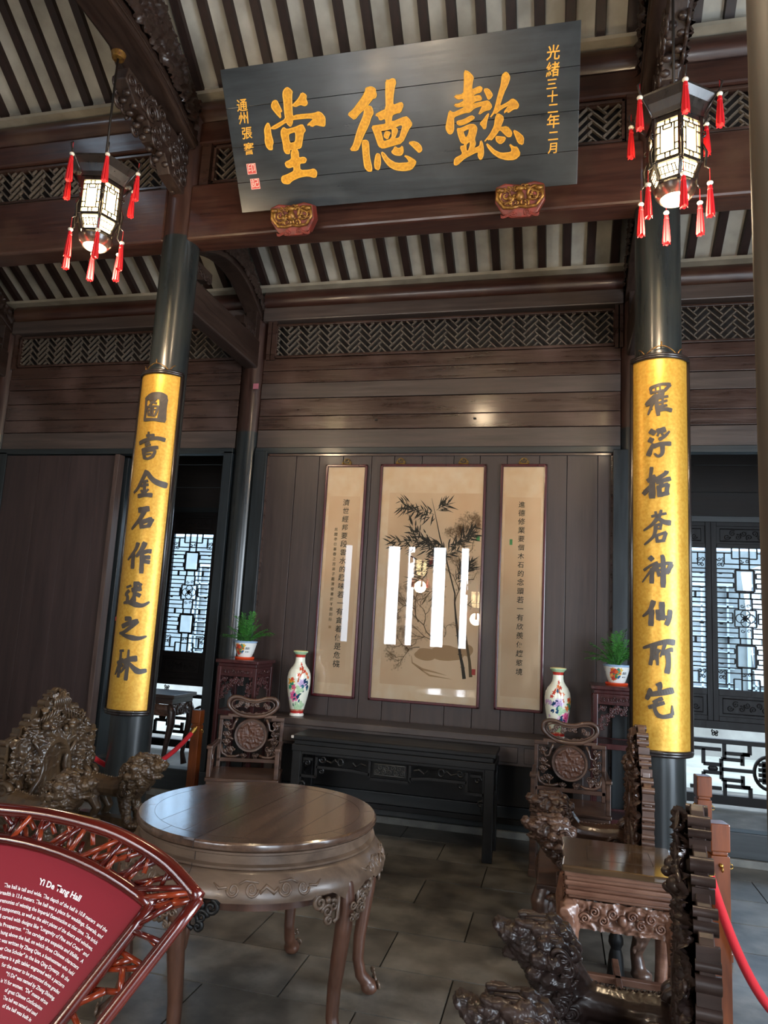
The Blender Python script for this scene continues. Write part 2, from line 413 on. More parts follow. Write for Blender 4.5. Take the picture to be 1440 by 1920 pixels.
def raft(y0, z0, y1, z1, hw=.040, dp=.06):
    m = MB(); a = hw; b = hw*.82
    m.add([(-b,y0,z0-dp),(b,y0,z0-dp),(b,y1,z1-dp),(-b,y1,z1-dp),(-a,y0,z0),(a,y0,z0),(a,y1,z1),(-a,y1,z1)],
        [(0,1,2,3),(7,6,5,4),(0,4,5,1),(1,5,6,2),(2,6,7,3),(3,7,4,0)])
    me = m.mesh('rafter'); me.materials.append(W_raft); return me
r1 = raft(6.50, zr+.065-S1*.05, 4.84, zf+.075); r2 = raft(4.84, zf+.08, 1.3, zf+.08+S2*3.54); r3 = raft(1.3, zf+.08+S2*3.54, -2.6, zf+.44); r4 = raft(9.2, 3.66, 6.56, zr+.05)
x = -2.768-.213*17
while x < 4.0:
    for me in (r1, r2): 
        o = bpy.data.objects.new('rafter', me); COL.objects.link(o); o.parent = ce; o.location = (x+random.uniform(-.006, .006), 0, 0)
    x += .2135
rb = MB()
for k in range(50):
    xx = -6.4+.2135*k
    for (ya, za, yb, zb) in ((1.3, zf+.02+S2*3.54, -2.6, zf+.38), (9.2, 3.62, 6.56, zr)):
        rb.bar((xx, ya, za), (xx, yb, zb), .075, .06)
obj('far_rafters', rb, W_raft, ce, kind='stuff')

# ---- crosswise beams with carved brackets over each column pair
def carved_side(fn, outline, u0, u1, v0, v1, nu, nv, seed, depth, sc):
    m = MB(); m.field(fn, u0, u1, v0, v1, nu, nv, lambda u, v: (carve(u*sc, v*sc, seed)*depth if outline(u, v) else None)); return m
def crossbeams(x, lab):
    t = empty('cross_frame', (x, 0, 0), label=lab, cat='beam', kind='structure')
    # straight tie beam
    obj('tie_beam', MB().box(-.07, 5.0, 4.15, .07, 6.42, 4.45), W_beam_y, t, bevel=.02)
    # crescent beam above it
    m = MB(); top = []; bot = []
    for i in range(15):
        s = i/14; yy = 4.98+1.45*s
        bot.append((yy, 4.62+.30*sin(pi*(s*.9+.02))-.05*s)); top.append((yy, 4.90+.36*sin(pi*min(1, s*.92+.05))-.12*s))
    poly = bot+top[::-1]
    m.prism(poly, lambda u, v, w: (w, u, v), -.085, .085)
    obj('crescent_beam', m, W_beam_y, t, bevel=.008)
    for sgn in (1, -1):
        def ol(u, v):
            s = (u-4.98)/1.45
            return 0 < s < 1 and 4.66+.30*sin(pi*(s*.9+.02))-.05*s < v < 4.885+.36*sin(pi*min(1, s*.92+.05))-.12*s
        obj('carved_face', carved_side(lambda u, v, h: (sgn*(.086+h*.035), u, v), ol, 5.0, 6.4, 4.6, 5.3, 110, 56, 3.1*sgn, 1.0, 9), W_beam_y, t, smooth=True)
    # roof board between crescent beam and rafters
    poly = [(4.98, 5.2), (6.38, 4.72), (6.42, 4.98), (4.98, 5.88)]
    obj('gable_board', MB().prism(poly, lambda u, v, w: (w, u, v), -.03, .03), W_beam_y, t)
    # small brackets
    for (ya, za, L) in ((5.02, 4.58, .34), (6.38, 4.52, -.34)):
        m = MB().prism([(ya, za-.16), (ya, za+.05), (ya+L, za+.05), (ya+L, za-.03), (ya+L*.6, za-.06)], lambda u, v, w: (w, u, v), -.05, .05)
        for k in range(5):
            for sg in (-1, 1):
                m.spiral(lambda a, b, w: (sg*(.052+w), a, b), ya+L*(.15+.17*k), za-.03, .035, 1.4, k, 1, .009)
        obj('carved_bracket', m, W_beam_y, t, smooth=40)
    m = MB().box(-.09, 6.25, 4.80, .09, 6.44, 4.86).box(-.06, 6.3, 4.45, .06, 6.42, 4.8)
    obj('bearing_block', m, W_beam_y, t, bevel=.006)
    # the big moon beam reaching into the hall above the front column
    top = []; bot = []
    for i in range(19):
        s = i/18; yy = 4.78-3.0*s
        bot.append((yy, 5.42+.22*sin(pi*.5*min(1, s*3)))); 
        top.append((yy, 5.80+min(.62, 1.75*s)))
    poly = bot+top[::-1]
    obj('moon_beam', MB().prism(poly, lambda u, v, w: (w, u, v), -.125, .125), W_beam_y, t, bevel=.02)
    for sg in (1, -1):
        m = MB()
        m.tube([(sg*.128, yy, zz+.045) for yy, zz in bot], .008, 6); m.tube([(sg*.128, yy, zz+.065) for yy, zz in bot], .005, 6)
        m.tube([(sg*.128, yy, zz-.035) for yy, zz in top], .012, 6)
        obj('beam_moulding', m, W_beam_y, t, smooth=True)
        def ol2(u, v):
            s = (4.78-u)/3.0
            return s > .02 and 5.50+.22*sin(pi*.5*min(1, s*3)) < v < 5.74+min(.62, 1.75*s)
        obj('carved_face', carved_side(lambda u, v, h: (sg*(.126+h*.06), u, v), ol2, 1.9, 4.76, 5.4, 6.45, 190, 76, 9.1*sg, 1.0, 8), W_beam_y, t, smooth=True)
    # struts and upper beam toward the ridge
    obj('strut', MB().box(-.09, 3.2, 6.1, .09, 3.5, 6.9).box(-.08, 1.2, 6.05, .08, 4.4, 6.15), W_beam_y, t, bevel=.01)
    obj('strut_carving', carved_side(lambda u, v, h: (.092+h*.05, u, v), lambda u, v: v < 6.75-(abs(u-3.35)*.9), 2.5, 4.2, 6.15, 6.8, 90, 40, 4.4, 1.0, 9), W_beam_y, t, smooth=True)
    # carved wing bracket under the moon beam
    m = MB()
    poly = [(4.78, 5.02), (4.78, 5.42), (3.92, 5.46), (3.90, 5.36), (4.06, 5.24), (4.2, 5.26), (4.3, 5.16), (4.45, 5.17), (4.55, 5.06)]
    m.prism(poly, lambda u, v, w: (w, u, v), -.055, .055)
    obj('wing_bracket', m, W_beam_y, t, bevel=.008)
    m = MB(); rnd = random.Random(int(x*10))
    for sg in (1, -1):
        for k in range(30):
            s = rnd.random(); u = 4.74-.8*s; vmax = 5.44; vmin = 5.05+.22*s
            v = vmin+(vmax-vmin)*rnd.random()
            m.spiral(lambda a, b, w: (sg*(.058+w), a, b), u, v, .03+.035*rnd.random(), 1.3+rnd.random(), rnd.random()*6, rnd.choice((-1, 1)), .012)
        m.spiral(lambda a, b, w: (sg*(.065+w), a, b), 4.22, 5.33, .085, 2.2, 0, 1, .016)
        m.spiral(lambda a, b, w: (sg*(.065+w), a, b), 4.58, 5.2, .07, 2.2, 2, -1, .014)
    for k in range(18):
        m.ell((.03*(1 if k % 2 else -1), 4.74-.046*k, 5.045+.0145*k), (.034, .026, .026), 8, 6)
    obj('bracket_scrollwork', m, W_beam_y, t, smooth=True)
    # square post above the column
    obj('upper_post', MB().box(-.10, 4.80, 5.4, .10, 5.0, 6.0), W_up, t, bevel=.01)
    return t
crossbeams(XL, 'crosswise beams and carved brackets above the left column')
crossbeams(XR, 'crosswise beams and carved brackets above the right column')
crossbeams(XLL, 'crosswise beams and carved brackets at the far left')

# ---- rear wall of the hall
wb = empty('wall_rear', (0,0,0), label='rear wall of dark brown boards with the screen between its columns', cat='wall', kind='structure')
def hboards(x0, x1, zs, y0=6.42, mats=None):
    for i in range(len(zs)-1):
        obj('board', MB().box(x0, y0+random.uniform(-.004, .004), zs[i]+.003, x1, y0+.05, zs[i+1]-.003), (mats or {}).get(i, W_board), wb, bevel=.004)
for (a, b) in ((XLL+.12, XL-.12), (XL+.12, XR-.12), (XR+.12, XRR-.12)):
    hboards(a, b, [3.335, 3.52, 3.66, 3.84, 4.0, 4.13, 4.262], mats={0: W_boardg, 3: W_boardg if a > -4 else W_board})
    obj('lintel', MB().box(a, 6.39, 3.275, b, 6.49, 3.335), W_frame, wb, bevel=.006)
# peg ends on the boards
pg = MB()
for x in (-1.72, -.78): pg.box(x-.012, 6.40, 3.60, x+.012, 6.43, 3.612)
obj('peg', pg, W_dark, wb)
# screen planks
xs = [-2.80]
while xs[-1] < .43: xs.append(min(.44, xs[-1]+random.uniform(.22, .30)))
for i in range(len(xs)-1):
    obj('screen_plank', MB().box(xs[i]+.002, 6.43+random.uniform(-.002, .002), .2, xs[i+1]-.002, 6.47, 3.275), W_plank, wb, bevel=.003)
m = MB().box(-2.93, 6.38, .2, -2.80, 6.50, 3.30).box(.44, 6.38, .2, .60, 6.50, 3.30)
obj('screen_post', m, W_frame_z, wb, bevel=.006)
m = MB().box(-2.80, 6.41, 3.255, .44, 6.45, 3.275).box(-2.80, 6.41, .2, -2.785, 6.45, 3.27).box(.425, 6.41, .2, .44, 6.45, 3.27)
obj('screen_bead', m, W_board, wb)
# door jambs
m = MB().box(-3.27, 6.39, .2, -3.17, 6.50, 3.30).box(-5.93, 6.39, .2, -5.82, 6.50, 3.30).box(.76, 6.39, .2, .85, 6.50, 3.30).box(3.4, 6.39, .2, 3.5, 6.5, 3.3)
obj('door_jamb', m, W_frame_z, wb, bevel=.006)
# high sill
sl = MB().box(XLL, 6.36, 0.05, XRR, 6.50, .245)
obj('sill_beam', sl, W_frame, wb, bevel=.01)
obj('sill_stone', MB().box(XLL, 6.33, -.002, XRR, 6.52, .055), M_base, wb, bevel=.004)
# raised floor of the rear passage
obj('passage_floor', MB().box(-6.5, 6.52, -.05, 4.2, 9.2, .02), M_stone, wb)

# ---- plank door leaves, left bay
d = empty('door_1', (0,0,0), label='wide dark brown plank door left of the doorway', cat='door', kind='structure')
for (a, b) in ((-5.82, -5.40), (-5.40, -5.03), (-5.03, -4.66), (-4.66, -4.47)):
    obj('door_plank', MB().box(a+.0015, 6.40, .26, b-.0015, 6.45, 3.262), W_door, d, bevel=.002)
obj('door_stile', MB().box(-4.47, 6.36, .255, -4.42, 6.46, 3.266), wood('door_edge', '3a2a26', '5c4a42', .45, 'z'), d, bevel=.004)
obj('door_edge_board', MB().box(-4.46, 6.5, .25, -4.40, 6.9, 3.26), W_frame_z, d, bevel=.004)

# ---- passage rear wall with lattice windows, at y = 8.3
YB = 8.3
wr = empty('wall_passage', (0,0,0), label='dark wooden wall of the rear passage above the lattice windows', cat='wall', kind='structure')
for i, (a, b) in enumerate(((3.03, 3.3), (3.3, 3.6), (3.6, 4.0), (4.0, 4.3))):
    obj('wall_board', MB().box(-6.5, YB, a, 4.2, YB+.06, b-.006), W_dark, wr, bevel=.004)
for (a, b) in ((-6.5, -5.0), (-4.2, -3.95), (-3.2, 1.0)):
    obj('wall_board', MB().box(a, YB, 0, b, YB+.06, 3.03), W_dark, wr)
obj('head_rail', MB().box(-6.5, YB-.02, 2.965, 4.2, YB+.05, 3.03), W_frame, wr, bevel=.004)
M_pane = thin_glass('window_glass', (.84, .93, 1, 1), .0)
def sash_segs():
    S = []
    def s(u0, v0, u1, v1, t=0): S.append((u0, v0, u1, v1, t))
    def q(u0, v0, u1, v1, t=0):      # four-way symmetric
        for a in (1, -1):
            s(a*u0, v0, a*u1, v1, t); s(a*u0, 1-v0, a*u1, 1-v1, t)
    q(.17, 0, .17, .155); q(0, .07, .17, .07); q(0, .115, .17, .115)
    q(.45, .035, 1, .035); q(.45, 0, .45, .075); q(.17, .075, .45, .075); q(.72, .035, .72, .115); q(.17, .115, .72, .115); q(.17, .15, 1, .15)
    q(0, .157, .33, .157, 1); q(.33, .157, .33, .31, 1); q(0, .31, .33, .31, 1)
    for v in (.18, .215, .25, .285): q(.4, v, 1, v)
    q(.4, .18, .4, .215); q(.4, .25, .4, .285)
    q(0, .318, 1, .318); q(0, .36, 1, .36); q(.2, .318, .2, .36); q(.62, .318, .62, .36, 1)
    q(.24, .36, .24, .44); q(.28, .395, 1, .395); q(.24, .43, 1, .43)
    q(0, .44, .38, .44); s(-.38, .44, -.38, .56, 0); s(.38, .44, .38, .56, 0)
    q(.45, .465, 1, .465); q(.45, .465, .45, .5); 
    for a in (1, -1): s(a*.45, .5, a, .5)
    q(0, .36, 1, .36)
    return S
SEG = sash_segs()
def sash(xc, hw, name, lab):
    t = empty(name, (0,0,0), label=lab, cat='window', kind='structure')
    z0, z1 = 1.205, 2.685
    g = hw-.055
    m = MB()
    m.box(xc-hw, YB-.02, .88, xc-g, YB+.03, 2.965).box(xc+g, YB-.02, .88, xc+hw, YB+.03, 2.965)
    for (a, b) in ((.88, .93), (1.14, z0), (z1, 2.73), (2.92, 2.965)): m.box(xc-g, YB-.018, a, xc+g, YB+.028, b)
    obj('sash_frame', m, W_lat, t, bevel=.003)
    m = MB(); 
    for (a, b) in ((.93, 1.14), (2.73, 2.92)): m.box(xc-g, YB, a, xc+g, YB+.015, b)
    obj('sash_panel', m, W_lat, t)
    m = MB()
    for (a, b) in ((.93, 1.14), (2.73, 2.92)):
        zc = (a+b)/2
        m.tube([(xc-g+.04, YB-.006, a+.03), (xc+g-.04, YB-.006, a+.03), (xc+g-.04, YB-.006, b-.03), (xc-g+.04, YB-.006, b-.03)], .006, 5, closed=True)
        for k in range(7): m.spiral(lambda u, v, w: (u, YB-.006, v), xc+(k-3)*.055, zc+(.02 if k % 2 else -.02), .032, 1.5, k, 1 if k % 2 else -1, .006)
    obj('panel_carving', m, W_lat, t, smooth=True)
    m = MB()
    for (u0, v0, u1, v1, k) in SEG:
        m.bar((xc+u0*g, YB, z1-(z1-z0)*v0), (xc+u1*g, YB, z1-(z1-z0)*v1), .020 if k else .0125, .02, up=(0, 1, 0))
    zc = (z0+z1)/2
    for k in range(4):
        a = k*pi/2; m.tube([(xc+.048*cos(a)+.045*cos(b*pi/8), YB, zc+.042*sin(a)+.045*sin(b*pi/8)) for b in range(16)], .0055, 5, closed=True)
    for k in range(5): m.ell((xc+.02*cos(k*1.256), YB, zc+.02*sin(k*1.256)), .012, 6, 5)
    for sx in (-1, 1):
        for zz in (z0+.15, z1-.15):
            for k in range(4): m.spiral(lambda u, v, w: (u, YB, v), xc+sx*(g-.045)+.018*(k % 2-.5)*2, zz+.03*(k//2-.5)*2, .022, 1.3, k*1.5, 1, .006)
            m.spiral(lambda u, v, w: (u, YB, v), xc+sx*.03, zz+.01, .022, 1.3, 0, sx, .006)
        for zz in (z0+.61, z1-.61): m.spiral(lambda u, v, w: (u, YB, v), xc+sx*.03, zz, .02, 1.2, 0, sx, .005)
        for k, v in enumerate((.18, .285, .465, .715, .82, .54)):
            m.ell((xc+sx*g*.86, YB, z1-(z1-z0)*v-.005), (.022, .008, .009), 6, 5)
    obj('lattice', m, W_lat, t)
    obj('glass_pane', MB().box(xc-g, YB+.024, z0, xc+g, YB+.027, z1), M_pane, t)
for i, (xc, hw, lab) in enumerate(((-4.55, .33, 'lattice window seen through the left doorway'), (1.253, .326, 'lattice window half hidden by the right couplet board'), (1.91, .33, 'lattice window at the right edge, second from the right column'), (2.6, .33, 'lattice window outside the right edge'))):
    sash(xc, hw, 'window_%d' % (i+1), lab)
# railing lattice below the sashes
def railing(x0, x1, name, lab, cxs):
    t = empty(name, (0,0,0), label=lab, cat='railing', kind='structure')
    m = MB()
    for (a, b) in ((.80, .88), (.655, .70), (.06, .15)): m.box(x0, YB-.03, a, x1, YB+.04, b)
    m.box(x0-.05, YB-.03, .0, x0, YB+.04, .9).box(x1, YB-.03, 0, x1+.05, YB+.04, .9)
    obj('rail', m, W_lat, t, bevel=.003)
    m = MB(); z0, z1 = .15, .655; bw = .03
    def b(u0, v0, u1, v1): m.bar((u0, YB, z0+(z1-z0)*v0), (u1, YB, z0+(z1-z0)*v1), .035, bw, up=(0, 1, 0))
    for cx in cxs:
        m.tube([(cx+.14*cos(k*pi/14), YB, .40+.16*sin(k*pi/14)) for k in range(28)], .018, 8, closed=True)
        for k in (-1, 0, 1): b(cx+k*.05, .28, cx+k*.05, .72)
        for v in (.35, .45, .55, .65): b(cx-.1, v, cx+.1, v)
        for s in (1, -1):
            def c(u0, v0, u1, v1): b(cx+s*u0, v0, cx+s*u1, v1)
            c(.14, .5, .45, .5)
            c(.18, 0, .18, .18); c(.18, .18, .25, .18); c(.25, .18, .25, .40); c(.25, .30, .45, .30); c(.18, .18, .42, .18)
            c(.18, 1, .18, .82); c(.18, .82, .25, .82); c(.25, .82, .25, .60); c(.25, .70, .45, .70); c(.18, .82, .42, .82)
            c(.42, 0, .42, .30); c(.42, 1, .42, .70); c(.45, .3, .45, .7)
            c(.45, .42, .62, .42); c(.45, .58, .62, .58); c(.62, .12, .62, .42); c(.62, .58, .62, .88); c(.45, .12, .75, .12); c(.45, .88, .75, .88)
            m.ell((cx+s*.53, YB, .40), (.05, .015, .035), 8, 6)
            for k in range(4): m.spiral(lambda u, v, w: (u, YB, v), cx+s*.52+.03*(k % 2), .74+.03*(k//2), .02, 1.2, k, 1, .007)
    obj('key_lattice', m, W_lat, t, kind='stuff')
railing(-5.0, -3.9, 'trim_2', 'openwork railing under the lattice window beyond the left doorway', (-4.22,))
railing(.95, 3.1, 'trim_3', 'openwork key-pattern railing with round motif beyond the right doorway', (2.1,))

# ---- courtyard behind: pale wall and ground
obj('courtyard_wall', MB().box(-12, 13.0, -.3, 12, 13.3, 3.2), M_plaster, label='pale courtyard wall beyond the lattice windows', cat='wall', kind='structure')
m = MB()
for k in range(16):
    x = -7+k*1.0
    for (a, b) in ((.9, 2.6),):
        m.box(x, 12.95, a, x+.85, 12.99, a+.05).box(x, 12.95, b, x+.85, 12.99, b+.05).box(x, 12.95, a, x+.05, 12.99, b)
        for j in range(6): m.box(x+.05, 12.95, a+.25*j+.1, x+.8, 12.99, a+.25*j+.13)
        for j in range(4): m.box(x+.2*j+.1, 12.95, a, x+.2*j+.13, 12.99, b)
obj('courtyard_lattice', m, plain('pale_lattice', 'c8ccd0', .6), label='pale lattice windows on the building across the courtyard', cat='lattice', kind='structure')
obj('courtyard_ground', MB().box(-14, 9.2, -.25, 14, 13, -.15), plain('courtyard_stone', 'a8a89c', .8, noise_sc=2, c2='8a8a80'), label='sunlit courtyard paving', cat='ground', kind='structure')

# ---- side and front walls
obj('wall_left', MB().box(-6.7, -2.8, -.1, -6.5, 9.4, 8.0), M_plaster, label='plastered left side wall', cat='wall', kind='structure')
m = MB().box(4.2, -2.8, -.1, 4.4, -.5, 8).box(4.2, 2.9, -.1, 4.4, 9.4, 8).box(4.2, -.5, 3.3, 4.4, 2.9, 8)
obj('wall_right', m, M_plaster, label='plastered right side wall with an open doorway', cat='wall', kind='structure')
m = MB().box(-6.5, -2.4, 3.35, 4.2, -2.3, 6.4)
ops = [(-4.6, -4.3), (-3.62, -3.35), (-3.17, -3.02), (-2.62, -2.35), (-2.02, -1.86), (1.2, 3.5)]
x = -6.5
for (a, b) in ops:
    m.box(x, -2.4, 0, a, -2.3, 3.35)
    if b < 0: m.box(a, -2.4, 0, b, -2.3, 1.25)
    x = b
m.box(x, -2.4, 0, 4.2, -2.3, 3.35)
obj('wall_front', m, W_door, label='front wall of tall door leaves standing ajar to the courtyard', cat='wall', kind='structure')
obj('forecourt_ground', MB().box(-14, -14, -.25, 14, -2.8, -.15), plain('forecourt_stone', '9a9a90', .8), label='paving of the front courtyard', cat='ground', kind='structure')

obj('paper_tag', MB().box(-2.985, 6.335, 3.92, -2.93, 6.345, 3.975), plain('faded_pink_paper', 'a8606a', .8), label='small faded pink paper tag pasted on the rear left column', cat='paper')
BIG = {
 'hall': [[(389,722),(403,717),(414,691),(423,669),(432,644),(416,652),(417,603),(395,626),(374,653),(356,680),(357,697),(371,717)],[(487,793),(505,786),(528,763),(519,743),(509,661),(506,608),(543,615),(673,611),(704,619),(727,607),(749,577),(744,536),(738,524),(717,528),(673,541),(641,528),(647,541),(630,534),(635,546),(605,540),(642,563),(665,580),(632,587),(561,589),(503,589),(500,570),(482,545),(461,563),(455,580),(383,549),(356,543),(333,548),(336,555),(387,574),(451,596),(450,646),(454,701),(452,747),(460,773)],[(596,751),(629,730),(621,705),(631,683),(623,670),(605,665),(577,678),(536,667),(539,673),(521,670),(526,676),(512,676),(542,696),(570,717)],[(314,590),(326,558),(323,515),(334,459),(321,435),(320,411),(296,412),(277,432),(270,469),(277,501),(277,541),(291,569)],[(426,548),(449,530),(511,537),(572,552),(583,533),(592,511),(573,495),(558,446),(546,411),(534,401),(506,400),(518,377),(514,337),(556,341),(575,324),(559,301),(516,303),(514,255),(587,251),(623,257),(642,237),(639,215),(626,197),(569,215),(507,211),(462,199),(438,190),(413,171),(370,180),(358,200),(366,226),(405,234),(465,252),(470,287),(429,279),(409,290),(404,317),(459,334),(460,371),(475,399),(454,399),(448,372),(422,375),(408,398),(409,438),(400,519)],[(458,501),(507,512),(516,500),(506,444),(464,437),(456,459)]],
 'virtue': [[(1066,728),(1105,732),(1133,717),(1133,698),(1138,679),(1128,661),(1112,662),(1077,631),(1057,610),(1007,580),(964,543),(941,563),(919,581),(964,607),(995,636),(1035,674),(1062,709)],[(1050,611),(1076,618),(1098,608),(1105,570),(1087,548),(1064,499),(1016,432),(987,379),(965,346),(909,353),(941,387),(972,460),(1001,513),(1031,558),(1044,596)],[(1006,407),(1037,408),(1054,393),(1050,300),(1062,229),(1059,203),(1031,206),(1008,233),(1005,304)],[(1213,760),(1233,756),(1256,763),(1275,759),(1280,736),(1267,707),(1253,648),(1249,602),(1311,617),(1323,598),(1300,555),(1266,554),(1238,545),(1229,499),(1336,528),(1357,510),(1379,475),(1348,445),(1299,366),(1218,354),(1154,343),(1126,360),(1115,395),(1101,448),(1084,490),(1137,492),(1192,493),(1189,531),(1147,521),(1140,547),(1116,557),(1154,573),(1200,586),(1205,691)],[(1148,458),(1189,458),(1234,465),(1226,399),(1162,383),(1154,423)],[(1250,466),(1292,481),(1311,472),(1297,438),(1281,398),(1242,395),(1270,440),(1269,456)],[(1184,450),(1220,439),(1207,422),(1194,398),(1172,414),(1171,426)],[(1103,315),(1130,309),(1130,252),(1114,206),(1085,219),(1083,256)],[(1141,324),(1163,310),(1192,271),(1245,238),(1342,235),(1326,267),(1304,285),(1340,274),(1389,242),(1383,222),(1353,190),(1297,186),(1233,198),(1188,226),(1159,266),(1143,300)],[(1243,349),(1262,333),(1283,334),(1298,348),(1302,310),(1286,287),(1240,293),(1214,314),(1234,332)],[(1344,364),(1379,367),(1410,356),(1433,330),(1436,306),(1415,292),(1398,309),(1368,340)]],
 'benign': [[(1754,758),(1781,748),(1815,713),(1803,679),(1799,637),(1854,656),(1871,643),(1862,622),(1821,615),(1798,598),(1852,602),(1863,587),(1863,573),(1820,572),(1801,554),(1878,562),(1910,564),(1934,530),(1918,510),(1886,509),(1840,486),(1854,512),(1873,542),(1814,532),(1781,508),(1754,510),(1712,502),(1670,490),(1669,454),(1667,409),(1650,388),(1629,394),(1612,427),(1623,467),(1642,534),(1667,515),(1709,527),(1746,539),(1737,550),(1696,548),(1674,565),(1710,567),(1743,579),(1743,597),(1702,594),(1676,618),(1744,619),(1751,677)],[(1692,462),(1739,467),(1794,488),(1817,472),(1784,455),(1751,442),(1710,436),(1692,448)],[(1690,419),(1713,415),(1774,434),(1811,432),(1829,410),(1823,382),(1808,342),(1816,313),(1802,283),(1844,294),(1852,334),(1867,304),(1870,241),(1850,205),(1830,232),(1834,265),(1739,232),(1681,190),(1660,194),(1666,234),(1726,254),(1707,306),(1737,307),(1740,320),(1715,330),(1698,377)],[(1729,399),(1778,411),(1767,371),(1748,352)],[(1747,315),(1778,333),(1779,308),(1764,272),(1750,273)],[(1880,636),(1911,635),(1940,597),(1928,580),(1910,570),(1897,599)],[(1913,491),(1903,464),(1893,432),(1888,400),(1874,398),(1865,415),(1848,433),(1875,454),(1894,476)],[(2004,704),(2028,719),(2045,707),(2056,683),(2040,646),(2013,599),(1981,520),(2039,541),(2070,560),(2097,543),(2112,518),(2103,499),(2079,500),(2038,478),(2043,494),(2007,479),(2052,526),(2016,516),(1985,501),(1953,479),(1958,498),(1916,458),(1944,495),(1959,534),(1977,595),(1998,651)],[(1971,483),(2007,461),(2009,441),(1985,395),(2033,399),(2066,359),(2059,335),(2037,335),(2014,356),(1983,387),(1955,353),(1918,320),(1923,336),(1900,326),(1905,342),(1872,316),(1914,357),(1947,407),(1955,458)],[(1955,345),(1987,340),(2023,333),(2014,311),(1986,295),(1959,316)],[(2075,372),(2104,359),(2145,323),(2140,277),(2108,290),(2086,341)],[(1890,310),(1917,287),(1944,260),(1990,237),(2058,237),(2065,257),(2045,292),(2077,268),(2099,266),(2122,219),(2085,191),(2026,194),(1976,211),(1930,244),(1899,284)]],
}
LEFT_COUPLET = [
 [([(-53,3290),(0,3319),(65,3319),(95,3299)],[19,43]),([(92,3300),(93,3227),(92,3123)],[39]),([(-48,3290),(-44,3210),(-43,3124)],[13]),([(-43,3128),(29,3131),(79,3128)],[16]),([(-18,3289),(39,3294)],[14]),([(39,3294),(-12,3239)],[11]),([(-8,3269),(43,3258)],[10]),([(-32,3230),(46,3235),(57,3228),(40,3163)],[10]),([(-32,3230),(-14,3164)],[10]),([(0,3229),(4,3167)],[10]),([(18,3232),(22,3166)],[9]),([(-18,3203),(42,3209)],[7]),([(-14,3164),(40,3159)],[9])],
 [([(5,3032),(9,2967),(-3,2922)],[9]),([(-9,3003),(50,3009)],[13]),([(44,3006),(37,2973)],[11]),([(-70,2948),(5,2973),(74,2986),(131,2979)],[19]),([(-16,2941),(22,2951)],[10]),([(-11,2925),(31,2934)],[9]),([(-35,2889),(13,2905),(86,2915)],[17]),([(-23,2876),(-6,2828)],[16]),([(-22,2873),(29,2889),(68,2886),(52,2837)],[14]),([(-3,2857),(42,2863)],[8]),([(-3,2828),(22,2824),(49,2837)],[13])],
 [([(23,2731),(4,2683),(-36,2600),(-74,2564)],[21,10]),([(27,2722),(68,2671),(113,2645),(177,2633)],[17,30]),([(-6,2645),(39,2654)],[13]),([(-9,2613),(45,2626)],[13]),([(16,2648),(23,2549)],[15]),([(-5,2581),(7,2562)],[11]),([(49,2591),(31,2568)],[10]),([(-25,2536),(27,2546),(79,2547)],[21])],
 [([(-5,2429),(67,2444)],[28]),([(40,2429),(7,2359),(-54,2286)],[24,10]),([(19,2341),(32,2297)],[21]),([(20,2338),(96,2367)],[24]),([(100,2368),(81,2317)],[21]),([(34,2304),(88,2317)],[18])],
 [([(16,2184),(0,2132),(-58,2056)],[19,8]),([(-14,2108),(-9,1995)],[19]),([(67,2188),(47,2134),(13,2082)],[25,12]),([(37,2103),(88,2126),(114,2127)],[21]),([(54,2104),(62,1964)],[21]),([(60,2080),(110,2082)],[20]),([(70,2051),(111,2046)],[20])],
 [([(-24,1863),(-22,1858)],[28]),([(-17,1831),(-40,1804),(-25,1787),(-23,1745)],[15]),([(-53,1739),(-7,1746),(48,1731),(95,1728),(139,1756)],[11,25,9]),([(29,1895),(32,1836)],[21]),([(43,1890),(71,1873)],[17]),([(9,1835),(71,1850)],[24]),([(32,1836),(25,1789),(2,1755)],[17,7]),([(27,1824),(34,1748)],[15]),([(46,1807),(70,1797)],[20])],
 [([(-22,1625),(17,1630),(6,1612)],[22,9]),([(-42,1569),(12,1595),(72,1613)],[22]),([(72,1613),(34,1573),(-20,1530),(-62,1518)],[20,12]),([(-52,1519),(10,1499),(84,1489),(144,1507)],[8,24,8])],
 [([(-25,1399),(-24,1391)],[24]),([(-29,1385),(-28,1321),(-32,1207)],[9,16]),([(-48,1303),(-5,1329)],[22]),([(-40,1286),(-65,1222)],[13,4]),([(-33,1310),(-7,1286)],[14]),([(31,1405),(33,1314),(33,1257),(31,1191)],[9,18]),([(3,1312),(43,1337),(91,1346)],[27]),([(30,1308),(-14,1239)],[17,7]),([(39,1314),(84,1272),(118,1254),(166,1263)],[12,26,18])],
]
